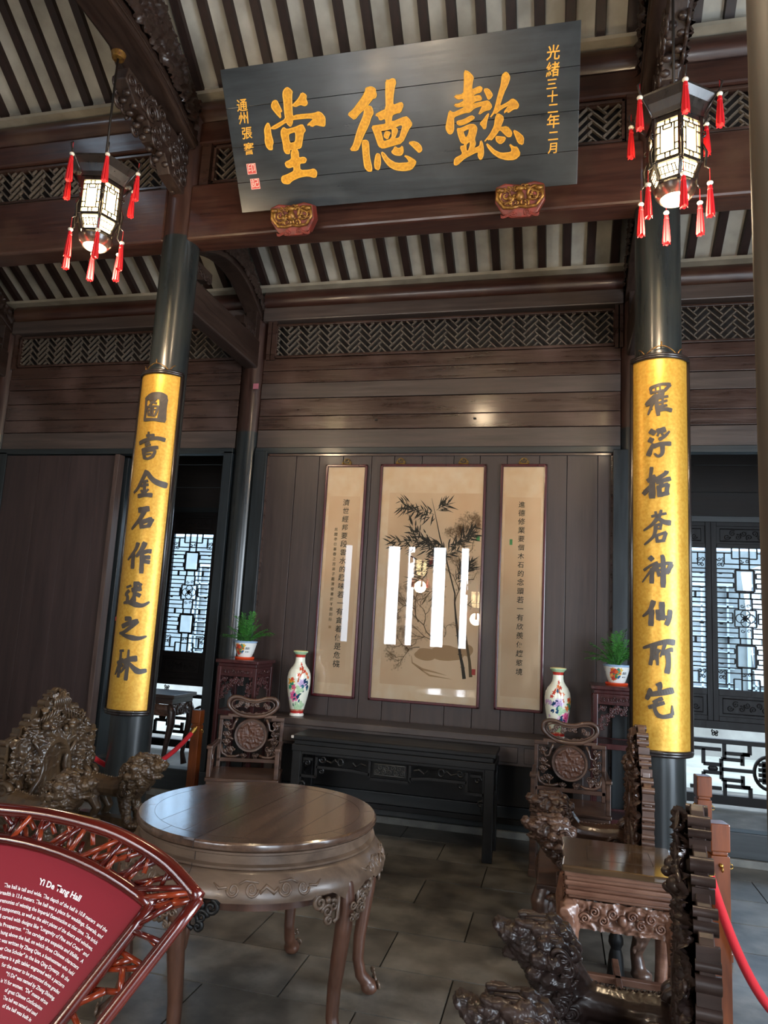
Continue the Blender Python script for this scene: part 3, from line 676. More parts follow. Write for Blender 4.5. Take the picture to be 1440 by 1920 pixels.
RIGHT_COUPLET = [
 [([(-70,3288),(-62,3250)],[12]),([(-70,3288),(-10,3309),(50,3310)],[13]),([(50,3307),(16,3267)],[14]),([(-65,3256),(16,3270)],[9]),([(-39,3294),(-36,3259)],[7]),([(-13,3299),(-10,3265)],[7]),([(-33,3243),(-96,3181)],[15,17]),([(-50,3193),(-96,3175)],[10]),([(-45,3212),(-85,3112)],[14,7]),([(-68,3174),(-62,3143)],[8]),([(-10,3255),(-33,3199),(-22,3104)],[13,16]),([(7,3261),(1,3223)],[13]),([(-22,3217),(35,3229)],[11]),([(-19,3186),(30,3201)],[10]),([(-19,3161),(29,3169)],[10]),([(4,3229),(1,3142)],[9]),([(-22,3139),(18,3144),(57,3137)],[17])],
 [([(-71,3004),(-45,2986)],[22]),([(-77,2948),(-57,2937)],[22]),([(-54,2918),(-83,2844)],[10,22]),([(-28,2997),(17,3010)],[23]),([(-23,2980),(-28,2967)],[9]),([(-3,2989),(3,2973)],[9]),([(43,2998),(17,2967),(-17,2943)],[8,15]),([(-54,2899),(-6,2915),(50,2917)],[18]),([(0,2918),(0,2856),(-23,2835),(-46,2853)],[18,7])],
 [([(-63,2764),(-69,2715),(-72,2678)],[14]),([(-88,2678),(-43,2706)],[18]),([(-43,2672),(-114,2596)],[8,21]),([(-60,2685),(-61,2569)],[19,27]),([(-43,2679),(16,2721),(24,2737)],[17]),([(-35,2666),(46,2691)],[19]),([(-4,2679),(-10,2636)],[17]),([(-21,2642),(-16,2576)],[20]),([(-21,2636),(32,2655)],[15]),([(32,2655),(23,2597)],[17]),([(-13,2585),(35,2600)],[19])],
 [([(-64,2449),(20,2468)],[11]),([(-41,2479),(-36,2440)],[10]),([(-8,2488),(-19,2443)],[11]),([(-30,2437),(-64,2395),(-114,2361)],[17,6]),([(-25,2437),(9,2414),(45,2409)],[12,23]),([(-47,2389),(-5,2402)],[12]),([(-8,2402),(-14,2366)],[10]),([(-42,2371),(-11,2372)],[8]),([(-39,2389),(-53,2323),(-109,2271)],[16,7]),([(-36,2330),(-31,2285)],[13]),([(-36,2327),(19,2349)],[12]),([(19,2346),(5,2301)],[14]),([(-31,2291),(11,2298)],[13])],
 [([(-75,2192),(-60,2176)],[20]),([(-112,2110),(-70,2141),(-31,2160)],[10]),([(-31,2157),(-70,2108),(-123,2036)],[14,4]),([(-62,2120),(-65,2032)],[18]),([(-51,2124),(-40,2106)],[10]),([(-6,2205),(2,2169),(1,2009)],[12,20]),([(-37,2133),(-20,2075)],[14]),([(-37,2136),(24,2156),(54,2154)],[15]),([(51,2151),(24,2097)],[19]),([(-31,2110),(24,2120)],[9]),([(-20,2084),(24,2097)],[11])],
 [([(-54,1920),(-76,1864),(-120,1824)],[21,7]),([(-65,1864),(-70,1772)],[21]),([(-7,1913),(-5,1810)],[22]),([(-32,1866),(-27,1809)],[17]),([(-27,1811),(11,1825),(33,1823)],[14]),([(41,1869),(36,1823),(19,1779)],[16,18])],
 [([(-117,1632),(-44,1659),(21,1677),(64,1674)],[10,25]),([(-63,1652),(-66,1590),(-74,1533)],[14]),([(-41,1648),(-52,1602),(-33,1558)],[11]),([(-33,1631),(-33,1535)],[11]),([(-58,1565),(-17,1627)],[8]),([(10,1662),(-17,1584)],[14,6]),([(-6,1605),(32,1627),(53,1631)],[17]),([(24,1612),(29,1551),(20,1491)],[20])],
 [([(-28,1426),(-20,1407),(-26,1379)],[25,10]),([(-85,1380),(-77,1370),(-96,1327)],[22,15]),([(-80,1356),(-12,1372),(54,1391)],[16,25]),([(-7,1339),(-61,1315)],[17,7]),([(-83,1280),(3,1315)],[15]),([(-42,1322),(-50,1277),(-34,1240)],[16]),([(-34,1240),(-2,1232),(48,1244)],[17]),([(51,1247),(49,1302)],[14,4])],
]

# ================================================================ SIGNBOARD AND COUPLETS
M_gold = plain('gold_leaf_letter', 'dc9f24', .42, metal=.15, noise_sc=60, c2='b87c14', bump=.1)
M_goldrim = plain('bright_gold_rim', 'e8ac3c', .5)
M_signb = wood('signboard_blue_black', '1c2023', '30363a', .32, 'x', 1.4, .3, .15, .14, 9, c3='3c4144')
def curve2d(name, polys, mat, parent, ext=.004, z=0, bev=0.0):
    c = bpy.data.curves.new(name, 'CURVE'); c.dimensions = '2D'; c.fill_mode = 'BOTH'; c.extrude = ext
    if bev: c.bevel_depth = bev; c.bevel_resolution = 0
    for P in polys:
        s = c.splines.new('POLY'); s.points.add(len(P)-1)
        for i, (x, y) in enumerate(P): s.points[i].co = (x/1000, y/1000, 0, 1)
        s.use_cyclic_u = True
    o = bpy.data.objects.new(name, c); COL.objects.link(o)
    me = bpy.data.meshes.new_from_object(o.evaluated_get(bpy.context.evaluated_depsgraph_get())); bpy.data.objects.remove(o)
    me.materials.clear(); me.materials.append(mat); o = bpy.data.objects.new(name, me); COL.objects.link(o); o.parent = parent; o.location.z = z; return o
def smoothpoly(P, it=1):
    for _ in range(it):
        Q = []
        for i in range(len(P)):
            a = P[i]; b = P[(i+1) % len(P)]
            Q += [(a[0]*.8+b[0]*.2, a[1]*.8+b[1]*.2), (a[0]*.2+b[0]*.8, a[1]*.2+b[1]*.8)]
        P = Q
    return P
GLYPH = {}
def glyph(body, size, ext, align, off, shear):
    k = (body, round(size, 5), ext, align, off, shear)
    if k not in GLYPH:
        c = bpy.data.curves.new('glyph', 'FONT'); c.body = body; c.size = size; c.extrude = ext; c.align_x = align; c.align_y = 'CENTER'; c.offset = off; c.shear = shear; c.resolution_u = 2
        o = bpy.data.objects.new('glyph', c); COL.objects.link(o)
        dg = bpy.context.evaluated_depsgraph_get(); GLYPH[k] = bpy.data.meshes.new_from_object(o.evaluated_get(dg)); bpy.data.objects.remove(o)
        GLYPH[k].materials.clear()
    return GLYPH[k]
def text(body, size, mat, parent, loc, ext=.001, rot=(0,0,0), sx=1.0, off=0.0, shear=0.0, name='character', align='CENTER'):
    me = glyph(body, size, ext, align, off, shear).copy(); me.materials.append(mat)
    o = bpy.data.objects.new(name, me); COL.objects.link(o); o.parent = parent; o.location = loc; o.rotation_euler = rot; o.scale = (sx, 1, 1); return o
sg = empty('signboard', (0,0,0), label='large blue-black hall signboard with three gold brush characters, leaning forward over the beam', cat='signboard')
EXs = Vector((.99999, 0, -.004)); EYs = Vector((.0033, -.56565, .82464)); EZs = EXs.cross(EYs)
sg.matrix_world = Matrix(((EXs.x, EYs.x, EZs.x, -2.43), (EXs.y, EYs.y, EZs.y, 4.70), (EXs.z, EYs.z, EZs.z, 4.77), (0,0,0,1)))
for i, (a, b) in enumerate(((0, .21), (.21, .45), (.45, .705), (.705, .955))):
    obj('board_plank', MB().box(.0, a+.0012, -.045, 2.505, b-.0012, -.0005-(i % 2)*.0008), M_signb, sg, bevel=.0015)
for nm, polys in BIG.items():
    curve2d('gold_character', [smoothpoly(p) for p in polys], M_gold, sg, .004, .002)
    m = MB()
    for p in polys:
        q = smoothpoly(p); m.tube([(x/1000, y/1000, .006) for x, y in q], .0042, 5, closed=True)
    obj('character_rim', m, M_goldrim, sg, kind='stuff')
for ch, (x, y) in zip('光緒三十二年二月', [(2.333,.787),(2.331,.693),(2.326,.612),(2.331,.540),(2.336,.470),(2.338,.392),(2.340,.306),(2.341,.232)]):
    text(ch, .072 if ch in '三十二月' else .088, M_goldrim, sg, (x, y+.002, .002), off=.0012, shear=.05)
for ch, (x, y) in zip('通州張謇', [(.127,.710),(.126,.628),(.133,.530),(.131,.425)]):
    text(ch, .085, M_goldrim, sg, (x, y+.002, .002), off=.0008, shear=.08)
M_seal = plain('red_seal', 'c8453c', .6); M_seal2 = plain('seal_white', 'e8c8b8', .6)
for (x, y, s) in ((.131, .298, '印'), (.143, .194, '記')):
    obj('seal', MB().box(x-.037, y-.037, 0, x+.037, y+.037, .0015), M_seal, sg)
    text(s, .062, M_seal2, sg, (x, y, .0022), ext=.0004)
    m = MB(); 
    for k in (-1, 1): m.box(x+k*.034-.0015, y-.035, .0015, x+k*.034+.0015, y+.035, .0022).box(x-.035, y+k*.034-.0015, .0015, x+.035, y+k*.034+.0015, .0022)
    obj('seal_border', m, M_seal2, sg)

# red and gold carved brackets holding the board
M_red = plain('old_red_lacquer', '7a2c22', .5, noise_sc=30, c2='552419', bump=.2)
M_oldgold = plain('worn_gilt', '9c7434', .4, metal=.6, noise_sc=40, c2='5a3420', bump=.2)
def signbracket(x, lab):
    t = empty('sign_bracket', (x, 4.675, 4.668), label=lab, cat='bracket', group='carved brackets under the signboard')
    t.rotation_euler = (radians(26), 0, 0)
    poly = [(-.165, .08), (-.17, -.02), (-.12, -.10), (-.06, -.125), (.06, -.125), (.12, -.10), (.17, -.02), (.165, .08), (.10, .10), (0, .085), (-.10, .10)]
    obj('red_block', MB().prism(poly, lambda u, v, w: (u, w, v), -.075, .03), M_red, t, bevel=.01)
    m = MB(); rnd = random.Random(3)
    fn = lambda a, b, w: (a, -.078-w, b)
    for s in (-1, 1):
        m.spiral(fn, s*.095, .02, .055, 1.8, 0, s, .013); m.spiral(fn, s*.04, -.03, .035, 1.6, 2, s, .010)
        m.tube([fn(s*.15, .07, .0), fn(s*.155, 0, .006), fn(s*.11, -.055, .008), fn(s*.05, -.06, .008), fn(0, -.05, .01)], .012, 8)
        m.ell(fn(s*.065, .0, .01), (.016, .014, .02), 8, 6); m.ell(fn(s*.13, .055, .01), (.03, .02, .018), 8, 6)
        for k in range(5): m.spiral(fn, s*(.02+.028*k), .07-.006*k, .018, 1.3, k, s, .007)
    m.ell(fn(0, .01, .012), (.03, .022, .034), 10, 8); m.ell(fn(0, .06, .01), (.03, .018, .018), 8, 6)
    for k in range(26): m.ell(fn(rnd.uniform(-.14, .14), rnd.uniform(-.065, .075), .004), (.012, .012, .010), 6, 5)
    obj('gilt_carving', m, M_oldgold, t, smooth=True)
    m = MB()
    for s in (-1, 1):
        for k in range(3): m.tube([fn(s*(.03+.05*(1-cos(a*pi/8)))*1.0, -.098+.012*sin(a*pi/4)-.006*k, .0) for a in range(9)], .004, 5)
        m.spiral(fn, s*.045, -.095, .022, 1.6, 0, s, .005)
    obj('red_scroll_lip', m, M_red, t, smooth=True)
signbracket(-1.974, 'red and gilt carved bracket under the left part of the signboard')
signbracket(-.306, 'red and gilt carved bracket under the right part of the signboard')

# ---- couplet boards: curved gold boards hugging the columns
M_goldb = plain('gold_leaf_board', 'c48f30', .38, metal=.45, noise_sc=55, c2='dcae4c', bump=.08, pos=(.3, .75))
M_frameb = wood('couplet_frame_black', '14100f', '2c2422', .3, 'z', 3, .1, .3, .1)
M_char = plain('black_character', '3a322c', .45, noise_sc=30, c2='463c34')
def couplet(xc, z0, z1, data, lab, side):
    t = empty('couplet_board', (xc, YF, 0), label=lab, cat='signboard', group='gold couplet boards on the two columns')
    r = .186; A = radians(63); n = 28
    def P(a, rr, z): return (rr*sin(a), -rr*cos(a), z)
    m = MB(); vs = []; 
    for z in (z0, z1):
        for i in range(n+1): vs.append(P(-A+2*A*i/n, r, z))
    for z in (z0, z1):
        for i in range(n+1): vs.append(P(-A+2*A*i/n, r-.022, z))
    k = n+1; fs = []
    for i in range(n):
        fs += [(i, i+1, k+i+1, k+i), (2*k+i+1, 2*k+i, 3*k+i, 3*k+i+1), (i+1, i, 2*k+i, 2*k+i+1), (k+i, k+i+1, 3*k+i+1, 3*k+i)]
    fs += [(0, k, 3*k, 2*k), (n, 2*k+n, 3*k+n, k+n)]
    m.add(vs, fs); obj('gold_board', m, M_goldb, t, smooth=40)
    m = MB()
    for (za, off) in ((z0-.008, .006), (z1+.008, .006), (z0-.024, .002), (z1+.024, .002)):
        m.tube([P(-A-.06+2*(A+.06)*i/n, r+off, za) for i in range(n+1)], .0125, 8)
    for s in (-1, 1):
        m.tube([P(s*(A+.055), r+.004, z0-.02), P(s*(A+.055), r+.004, z1+.02)], .0125, 8)
        m.tube([P(s*(A+.14), r-.002, z0-.02), P(s*(A+.14), r-.002, z1+.02)], .010, 8)
        m.tube([P(s*(A+.21), r-.010, z0-.02), P(s*(A+.21), r-.010, z1+.02)], .007, 8)
    obj('moulded_frame', m, M_frameb, t, smooth=True)
    # wire crest on the top edge
    m = MB(); zt = z1+.03
    pts = []
    for i in range(17):
        a = -.62+1.24*i/16; pts.append(P(a, r-.01, zt+.055*abs(cos(a*2.6))+.0))
    m.tube(pts, .004, 5)
    m.tube([P(-.62, r-.01, zt+.01), P(-.75, r-.01, zt+.04), P(-.85, r-.01, zt+.05)], .004, 5); m.tube([P(.62, r-.01, zt+.01), P(.75, r-.01, zt+.04), P(.85, r-.01, zt+.05)], .004, 5)
    m.tube([P(0, r-.01, zt+.05), P(0, r-.01, zt+.085)], .005, 5)
    obj('wire_crest', m, M_oldgold, t, smooth=True)
    # brush characters
    for ch in data:
        m = MB()
        for pts, wd in ch:
            # resample as a smooth path
            Q = [Vector((p[0]/1000, p[1]/1000, 0)) for p in pts]
            if len(Q) == 2: path = [Q[0].lerp(Q[1], i/6) for i in range(7)]
            else:
                path = []
                for i in range(len(Q)-1):
                    p0 = Q[max(0, i-1)]; p1 = Q[i]; p2 = Q[i+1]; p3 = Q[min(len(Q)-1, i+2)]
                    for j in range(5):
                        s = j/5; path.append(.5*((2*p1)+(p2-p0)*s+(2*p0-5*p1+4*p2-p3)*s*s+(3*p1-p0-3*p2+p3)*s*s*s)*1.0)
                path.append(Q[-1])
            # no doubling back past the corners
            N_ = len(path); left = []; right = []
            for i, p in enumerate(path):
                s = i/(N_-1); f = s*(len(wd)-1); k0 = min(int(f), len(wd)-2) if len(wd) > 1 else 0
                wv = wd[0]*1.0 if len(wd) == 1 else wd[k0]+(wd[k0+1]-wd[k0])*(f-k0)
                if len(wd) == 1: wv *= (1.08-.22*sin(pi*s))
                d = (path[min(i+1, N_-1)]-path[max(i-1, 0)]); 
                if d.length < 1e-6: d = Vector((1, 0, 0))
                d.normalize(); nn = Vector((-d.y, d.x, 0))
                if i == 0: p = p-d*wv*.0002
                if i == N_-1: p = p+d*wv*.0002
                h = wv*1.66/2000*(.75 if i in (0, N_-1) else 1.0)
                left.append(p+nn*h); right.append(p-nn*h)
            vs = []; 
            for q in left+right:
                a = q.x/r; vs.append(P(a, r+.006, q.y))
            for q in left+right:
                a = q.x/r; vs.append(P(a, r-.002, q.y))
            fs = []; K = 2*N_
            for i in range(N_-1):
                fs += [(i, i+1, N_+i+1, N_+i), (i+1, i, K+i, K+i+1), (N_+i, N_+i+1, K+N_+i+1, K+N_+i)]
            fs += [(0, N_, K+N_, K), (N_-1, K+N_-1, K+2*N_-1, 2*N_-1)]
            m.add(vs, fs)
        obj('brush_character', m, M_char, t)
    return t
tl = couplet(XL, .975, 3.50, LEFT_COUPLET, 'gold couplet board with eight black brush characters on the left column', -1)
tr = couplet(XR, 1.03, 3.49, RIGHT_COUPLET, 'gold couplet board with eight black brush characters on the right column', 1)
for tt, a0, z in ((tl, -.95, 2.05),):
    for k, chh in enumerate('光緒年 張謇書'):
        if chh == ' ': continue
        o = text(chh, .042, M_char, tt, (.19*sin(a0), -.19*cos(a0), z-.055*k), rot=(pi/2, 0, a0), ext=.0005, name='small_character')
for k, chh in enumerate('印'): 
    obj('seal', MB().box(-.012, -.002, -.015, .012, .002, .015), M_seal, tl, loc=(.19*sin(-.95), -.19*cos(-.95), 1.62), rot=(0, 0, -.95))

# ================================================================ SCROLL PAINTINGS ON THE SCREEN WALL
W_sframe = wood('scroll_frame_red', '360810', '54121c', .3, 'z', 3, .1, .5, .08)
M_paper = plain('aged_silk_paper', 'eac49a', .8, noise_sc=2.5, c2='f8dcb6', pos=(.3, .75))
M_silk = plain('silk_mount', 'f4d4aa', .75, noise_sc=9, c2='fbe4c4')
M_ink = plain('ink', '3c382e', .8); M_ink2 = plain('pale_ink', '6e5c42', .85); M_ink3 = plain('ink_wash', 'c09a70', .85); M_ink4 = plain('red_bud_ink', '9c5a38', .8)
M_green = plain('green_stamp', '5aa868', .7)
M_sglass = thin_glass('picture_glass', (1,1,1,1), .0)
M_brass = plain('old_brass', '9c7a3c', .35, metal=.9)
Y0 = 6.415
def scroll(x0, x1, z0, z1, lab, px0, px1, pz0, pz1, hooks, group=None, xsh=0):
    t = empty('framed_scroll', ((x0+x1)/2, Y0, z0), label=lab, cat='painting', group=group)
    X = (x1-x0)/2; Hh = z1-z0
    m = MB(); r = .016
    m.tube([(-X+r, -.012, r), (X-r, -.012, r), (X-r, -.012, Hh-r), (-X+r, -.012, Hh-r)], r, 8, closed=True)
    m2 = MB(); b = .024
    m2.box(-X, -.022, 0, X, .004, b).box(-X, -.022, Hh-b, X, .004, Hh).box(-X, -.022, 0, -X+b, .004, Hh).box(X-b, -.022, 0, X, .004, Hh)
    obj('frame', m2, W_sframe, t, bevel=.006)
    obj('silk_mount', MB().box(-X+b, -.004, b, X-b, .004, Hh-b), M_silk, t)
    cx = (x0+x1)/2
    obj('paper', MB().box(px0-cx, -.0055, pz0-z0, px1-cx, -.004, pz1-z0), M_paper, t)
    for hx in hooks:
        m = MB(); f = lambda u, v, w: (hx-cx+u, -.006, Hh+.03+v)
        m.tube([f(.035*cos(a*pi/8), .038*sin(a*pi/8)-.01, 0) for a in range(9)], .0035, 5)
        m.tube([f(.016*cos(a*pi/4), .012+.016*sin(a*pi/4), 0) for a in range(8)], .003, 5, closed=True)
        for s in (-1, 1): m.spiral(f, s*.034, -.012, .014, 1.5, 0, s, .003)
        m.box(hx-cx-.045, -.008, Hh+.004, hx-cx+.045, -.003, Hh+.012)
        obj('brass_hanger', m, M_brass, t, smooth=True)
    return t
def wpt(t): return t.location
def chars(t, body, X, za, zb, size, mat, name='character', dx=0.0):
    n = len(body)
    for i, ch in enumerate(body):
        z = za+(zb-za)*i/(n-1)
        text(ch, size*random.uniform(.92, 1.06), mat, t, (X+dx*i/(n-1)-t.location.x, -.0058, z-t.location.z), ext=.0002, rot=(pi/2, 0, 0), off=.0006, shear=.06, name=name)
sA = scroll(-2.188, -1.776, 1.005, 3.166, 'narrow framed calligraphy scroll hanging left of the bamboo painting', -2.135, -1.83, 1.13, 2.86, (-1.985,), 'framed scrolls on the screen wall')
chars(sA, '濟世經邦要段雲水的趣味若一有貪着便是危機', -1.967, 2.795, 1.30, .066, M_ink)
chars(sA, '民國辛巳暮春之吉弟子戴清僧書於不思別院', -2.05, 2.54, 1.70, .034, M_ink2)
obj('seal', MB().box(-.012, -.0062, 0, .012, -.0055, .024), M_ink3, sA, loc=(-2.05-sA.location.x, 0, 1.62-sA.location.z))
sC = scroll(-.528, -.118, 1.013, 3.172, 'narrow framed calligraphy scroll hanging right of the bamboo painting', -.48, -.165, 1.13, 2.87, (-.325,), 'framed scrolls on the screen wall')
chars(sC, '進德修業要個木石的念頭若一有欣羨便趨慾境', -.335, 2.80, 1.34, .060, M_ink, dx=.012)
obj('stamp', MB().box(-.012, -.0062, 0, .012, -.0055, .05), M_green, sC, loc=(-.42-sC.location.x, 0, 2.44-sC.location.z))
sB = scroll(-1.648, -.655, 1.008, 3.171, 'large framed ink painting of bamboo and plum in the middle of the screen wall', -1.55, -.69, 1.16, 2.90, (-1.46, -.87), 'framed scrolls on the screen wall')
rnd = random.Random(11)
cx = sB.location.x; cz = sB.location.z
def ribbon(m, pts, ws, y=-.0062):
    L = []; n = len(pts)
    for i, (x, z) in enumerate(pts):
        p = pts[max(0, i-1)]; q = pts[min(n-1, i+1)]; dx, dz = q[0]-p[0], q[1]-p[1]; l = sqrt(dx*dx+dz*dz) or 1
        s = i/(n-1); f = s*(len(ws)-1); k = min(int(f), len(ws)-2); wv = (ws[k]+(ws[k+1]-ws[k])*(f-k))/2
        L.append((x-cx-dz/l*wv, y, z-cz+dx/l*wv)); L.append((x-cx+dz/l*wv, y, z-cz-dx/l*wv))
    m.add(L, [(2*i, 2*i+1, 2*i+3, 2*i+2) for i in range(n-1)])
def leaf(m, x, z, ang, ln, wd):
    ribbon(m, [(x, z), (x+cos(ang)*ln*.35, z+sin(ang)*ln*.35), (x+cos(ang)*ln*.7, z+sin(ang)*ln*.72), (x+cos(ang)*ln, z+sin(ang)*ln*1.0)], [.001, wd*1.5, wd*1.0, .0005], -.0064-rnd.random()*.0004)
stalk = MB()
ribbon(stalk, [(-.792, 1.251), (-.81, 1.36), (-.836, 1.459), (-.86, 1.62), (-.884, 1.77)], [.032, .026, .022, .02]); 
for z, x in ((1.35, -.808), (1.459, -.836), (1.62, -.861)): ribbon(stalk, [(x-.02, z), (x+.02, z-.004)], [.006, .006], -.0068)
ribbon(stalk, [(-.884, 1.77), (-.90, 1.9), (-.902, 1.987), (-.95, 2.15), (-.999, 2.315), (-1.03, 2.41), (-1.058, 2.491), (-1.109, 2.698), (-1.149, 2.85)], [.018, .014, .012, .012, .01, .012, .006, .002])
obj('bamboo_stalk', stalk, M_ink, sB)
st2 = MB(); ribbon(st2, [(-.735, 1.27), (-.75, 1.4), (-.79, 1.6), (-.83, 1.85)], [.03, .024, .02, .01]); obj('pale_bamboo_stalk', st2, M_ink2, sB)
for (x0, z0, x1, z1, n, ln, mt, sp, dwn) in ((-1.12, 2.70, -1.44, 2.79, 60, .12, 0, .05, 1), (-1.10, 2.74, -1.0, 2.80, 22, .13, 0, .03, 0), (-1.02, 2.40, -1.50, 2.44, 90, .12, 0, .06, 0), (-1.0, 2.30, -1.33, 2.57, 70, .11, 0, .06, 0), (-1.0, 2.30, -1.22, 2.22, 60, .13, 0, .07, 2), (-.98, 2.36, -.74, 2.55, 80, .12, 0, .06, 0), (-.88, 2.12, -.80, 2.24, 45, .13, 0, .05, 0), (-1.16, 2.12, -1.27, 2.08, 16, .12, 1, .04, 2), (-.98, 2.05, -1.15, 1.95, 16, .09, 1, .04, 2)):
    m = MB(); ta = atan2(z1-z0, x1-x0)
    for k in range(n):
        s = rnd.random(); x = x0+(x1-x0)*s+rnd.uniform(-sp, sp)*.6; z = z0+(z1-z0)*s+rnd.uniform(-sp, sp)*.8
        aa = ta+rnd.choice((-1, 1))*rnd.uniform(.2, 1.0)
        if dwn == 1 and rnd.random() < .4: aa = -pi/2-rnd.uniform(0, .9)
        if dwn == 2: aa = ta+rnd.uniform(-.8, .6)
        leaf(m, x, z, aa, ln*rnd.uniform(.4, 1.05), .0085*rnd.uniform(.6, 1.2))
    ribbon(m, [(x0, z0), ((x0+x1)/2, (z0+z1)/2+.012), (x1, z1)], [.004, .002])
    obj('bamboo_leaves', m, M_ink if not mt else M_ink2, sB, kind='stuff')
m = MB()
for (x, z, w) in ((-.94, 2.86, 0), (-1.36, 2.58, 0), (-.98, 2.6, 0)): ribbon(m, [(x, z), (x+.05, z-.18)], [.002, .004])
plum = MB(); buds = MB()
def twig(x, z, a, ln, dep):
    if dep == 0 or ln < .02: return
    x2 = x+cos(a)*ln; z2 = z+sin(a)*ln
    if not (-1.53 < x2 < -.70 and 1.30 < z2 < 2.80): return
    ribbon(plum, [(x, z), ((x+x2)/2+rnd.uniform(-.012, .012), (z+z2)/2+rnd.uniform(-.01, .01)), (x2, z2)], [.0016*dep, .0012*dep])
    for k in range(7):
        bx = x+(x2-x)*rnd.random()+rnd.uniform(-.022, .022); bz = z+(z2-z)*rnd.random()+rnd.uniform(-.022, .022)
        rr = rnd.uniform(.004, .0075); q = [(bx-cx+rr*cos(j*1.2566), -.0063, bz-cz+rr*sin(j*1.2566)) for j in range(5)]
        for j in range(5):
            p1 = q[j]; p2 = q[(j+1) % 5]; buds.add([p1, p2, (p2[0]*.8+(bx-cx)*.2, p2[1], p2[2]*.8+(bz-cz)*.2), (p1[0]*.8+(bx-cx)*.2, p1[1], p1[2]*.8+(bz-cz)*.2)], [(0, 1, 2, 3)])
    for k in range(rnd.choice((2, 2, 3))): twig(x2, z2, a+rnd.uniform(-1.0, 1.0), ln*rnd.uniform(.68, .92), dep-1)
for (x, z, a, ln, dp) in ((-1.06, 1.57, 2.9, .10, 5), (-1.10, 1.60, 2.2, .12, 6), (-1.22, 1.72, 1.9, .12, 6), (-.98, 1.60, 1.5, .08, 4), (-.90, 1.9, 1.3, .12, 6), (-.86, 2.2, 1.2, .12, 6), (-.80, 2.45, 1.4, .08, 5), (-1.2, 1.50, 3.4, .10, 5), (-.85, 1.85, .6, .08, 5)): twig(x, z, a, ln, dp)
obj('plum_branches', plum, M_ink2, sB, kind='stuff'); obj('plum_blossoms', buds, plain('blossom_outline', '7a5838', .85), sB, kind='stuff')
m = MB()
def blobf(x0, z0, rx, rz, sd, y):
    n = 26; vs = [(x0-cx, y, z0-cz)]
    for i in range(n):
        a = 2*pi*i/n; q = 1+.22*noise.noise(Vector((cos(a)*1.4, sin(a)*1.4, sd))); vs.append((x0-cx+rx*q*cos(a), y, z0-cz+rz*q*sin(a)))
    m.add(vs, [(0, 1+i, 1+(i+1) % n) for i in range(n)])
blobf(-1.14, 1.44, .10, .055, 1, -.00575); blobf(-.95, 1.46, .17, .065, 2, -.0057); blobf(-.78, 1.50, .06, .05, 3, -.00565)
obj('rock_wash', m, M_ink3, sB)
m = MB()
ribbon(m, [(-1.27, 1.42), (-1.26, 1.36), (-1.17, 1.31), (-1.05, 1.29), (-.95, 1.27)], [.004, .012, .02, .012, .002]); ribbon(m, [(-1.24, 1.34), (-1.1, 1.26), (-.9, 1.24)], [.002, .016, .002])
obj('ground_wash', m, M_ink3, sB)
obj('seal', MB().box(-.016, -.0064, 0, .016, -.0056, .05), M_seal, sB, loc=(-.712-cx, 0, 1.29-cz))
obj('stamp', MB().box(-.016, -.0064, 0, .016, -.0056, .045), M_green, sB, loc=(-.713-cx, 0, 2.465-cz))
for t in (sA, sB, sC):
    X = [ch for ch in t.children if ch.name.startswith('silk_mount')][0].data.vertices
    xs_ = [v.co.x for v in X]; zs_ = [v.co.z for v in X]
    obj('glass', MB().box(min(xs_), -.0125, min(zs_), max(xs_), -.0115, max(zs_)), M_sglass, t)

# ================================================================ LANTERNS
M_lamp = emis('lantern_glass_lit', 'ffe2a8', 5.0); M_disc = emis('lantern_bottom_lit', 'fff0d0', 6.0)
W_lan = wood('lantern_black_wood', '1a1512', '2e2620', .3, 'z', 3, .1, .4, .1)
M_tas = plain('red_silk_tassel', 'd0101a', .6); M_cord = plain('red_cord', 'b01018', .6); M_bead = plain('white_jade_bead', 'e6e0cc', .25)
M_iron = plain('dark_iron', '2a2420', .5, metal=.6)
def tassel_mesh():
    m = MB(); m.tube([(0,0,.0), (0,0,-.075)], .0022, 5); a = m.mesh('cord'); a.materials.append(M_cord)
    m = MB(); m.ell((0,0,-.083), (.016,.016,.012), 12, 8); b = m.mesh('bead'); b.materials.append(M_bead); b.shade_smooth()
    m = MB(); n = 18; prof = [(.004, -.094), (.011, -.10), (.0125, -.118), (.011, -.125), (.014, -.16), (.018, -.22), (.020, -.262)]
    vs = []; fs = []
    for j, (r, z) in enumerate(prof):
        for i in range(n):
            q = r*(1+(.13 if i % 2 else -.10)*(j > 2)); vs.append((q*cos(2*pi*i/n), q*sin(2*pi*i/n), z-(.006*(i % 3) if j == len(prof)-1 else 0)))
    for j in range(len(prof)-1):
        for i in range(n): fs.append((j*n+i, j*n+(i+1) % n, (j+1)*n+(i+1) % n, (j+1)*n+i))
    fs.append(tuple(range((len(prof)-1)*n, len(prof)*n))); m.add(vs, fs); m.tube([(.0125*cos(k*pi/4), .0125*sin(k*pi/4), -.12) for k in range(8)], .002, 4, closed=True)
    c = m.mesh('silk'); c.materials.append(M_tas); return a, b, c
TA = tassel_mesh()
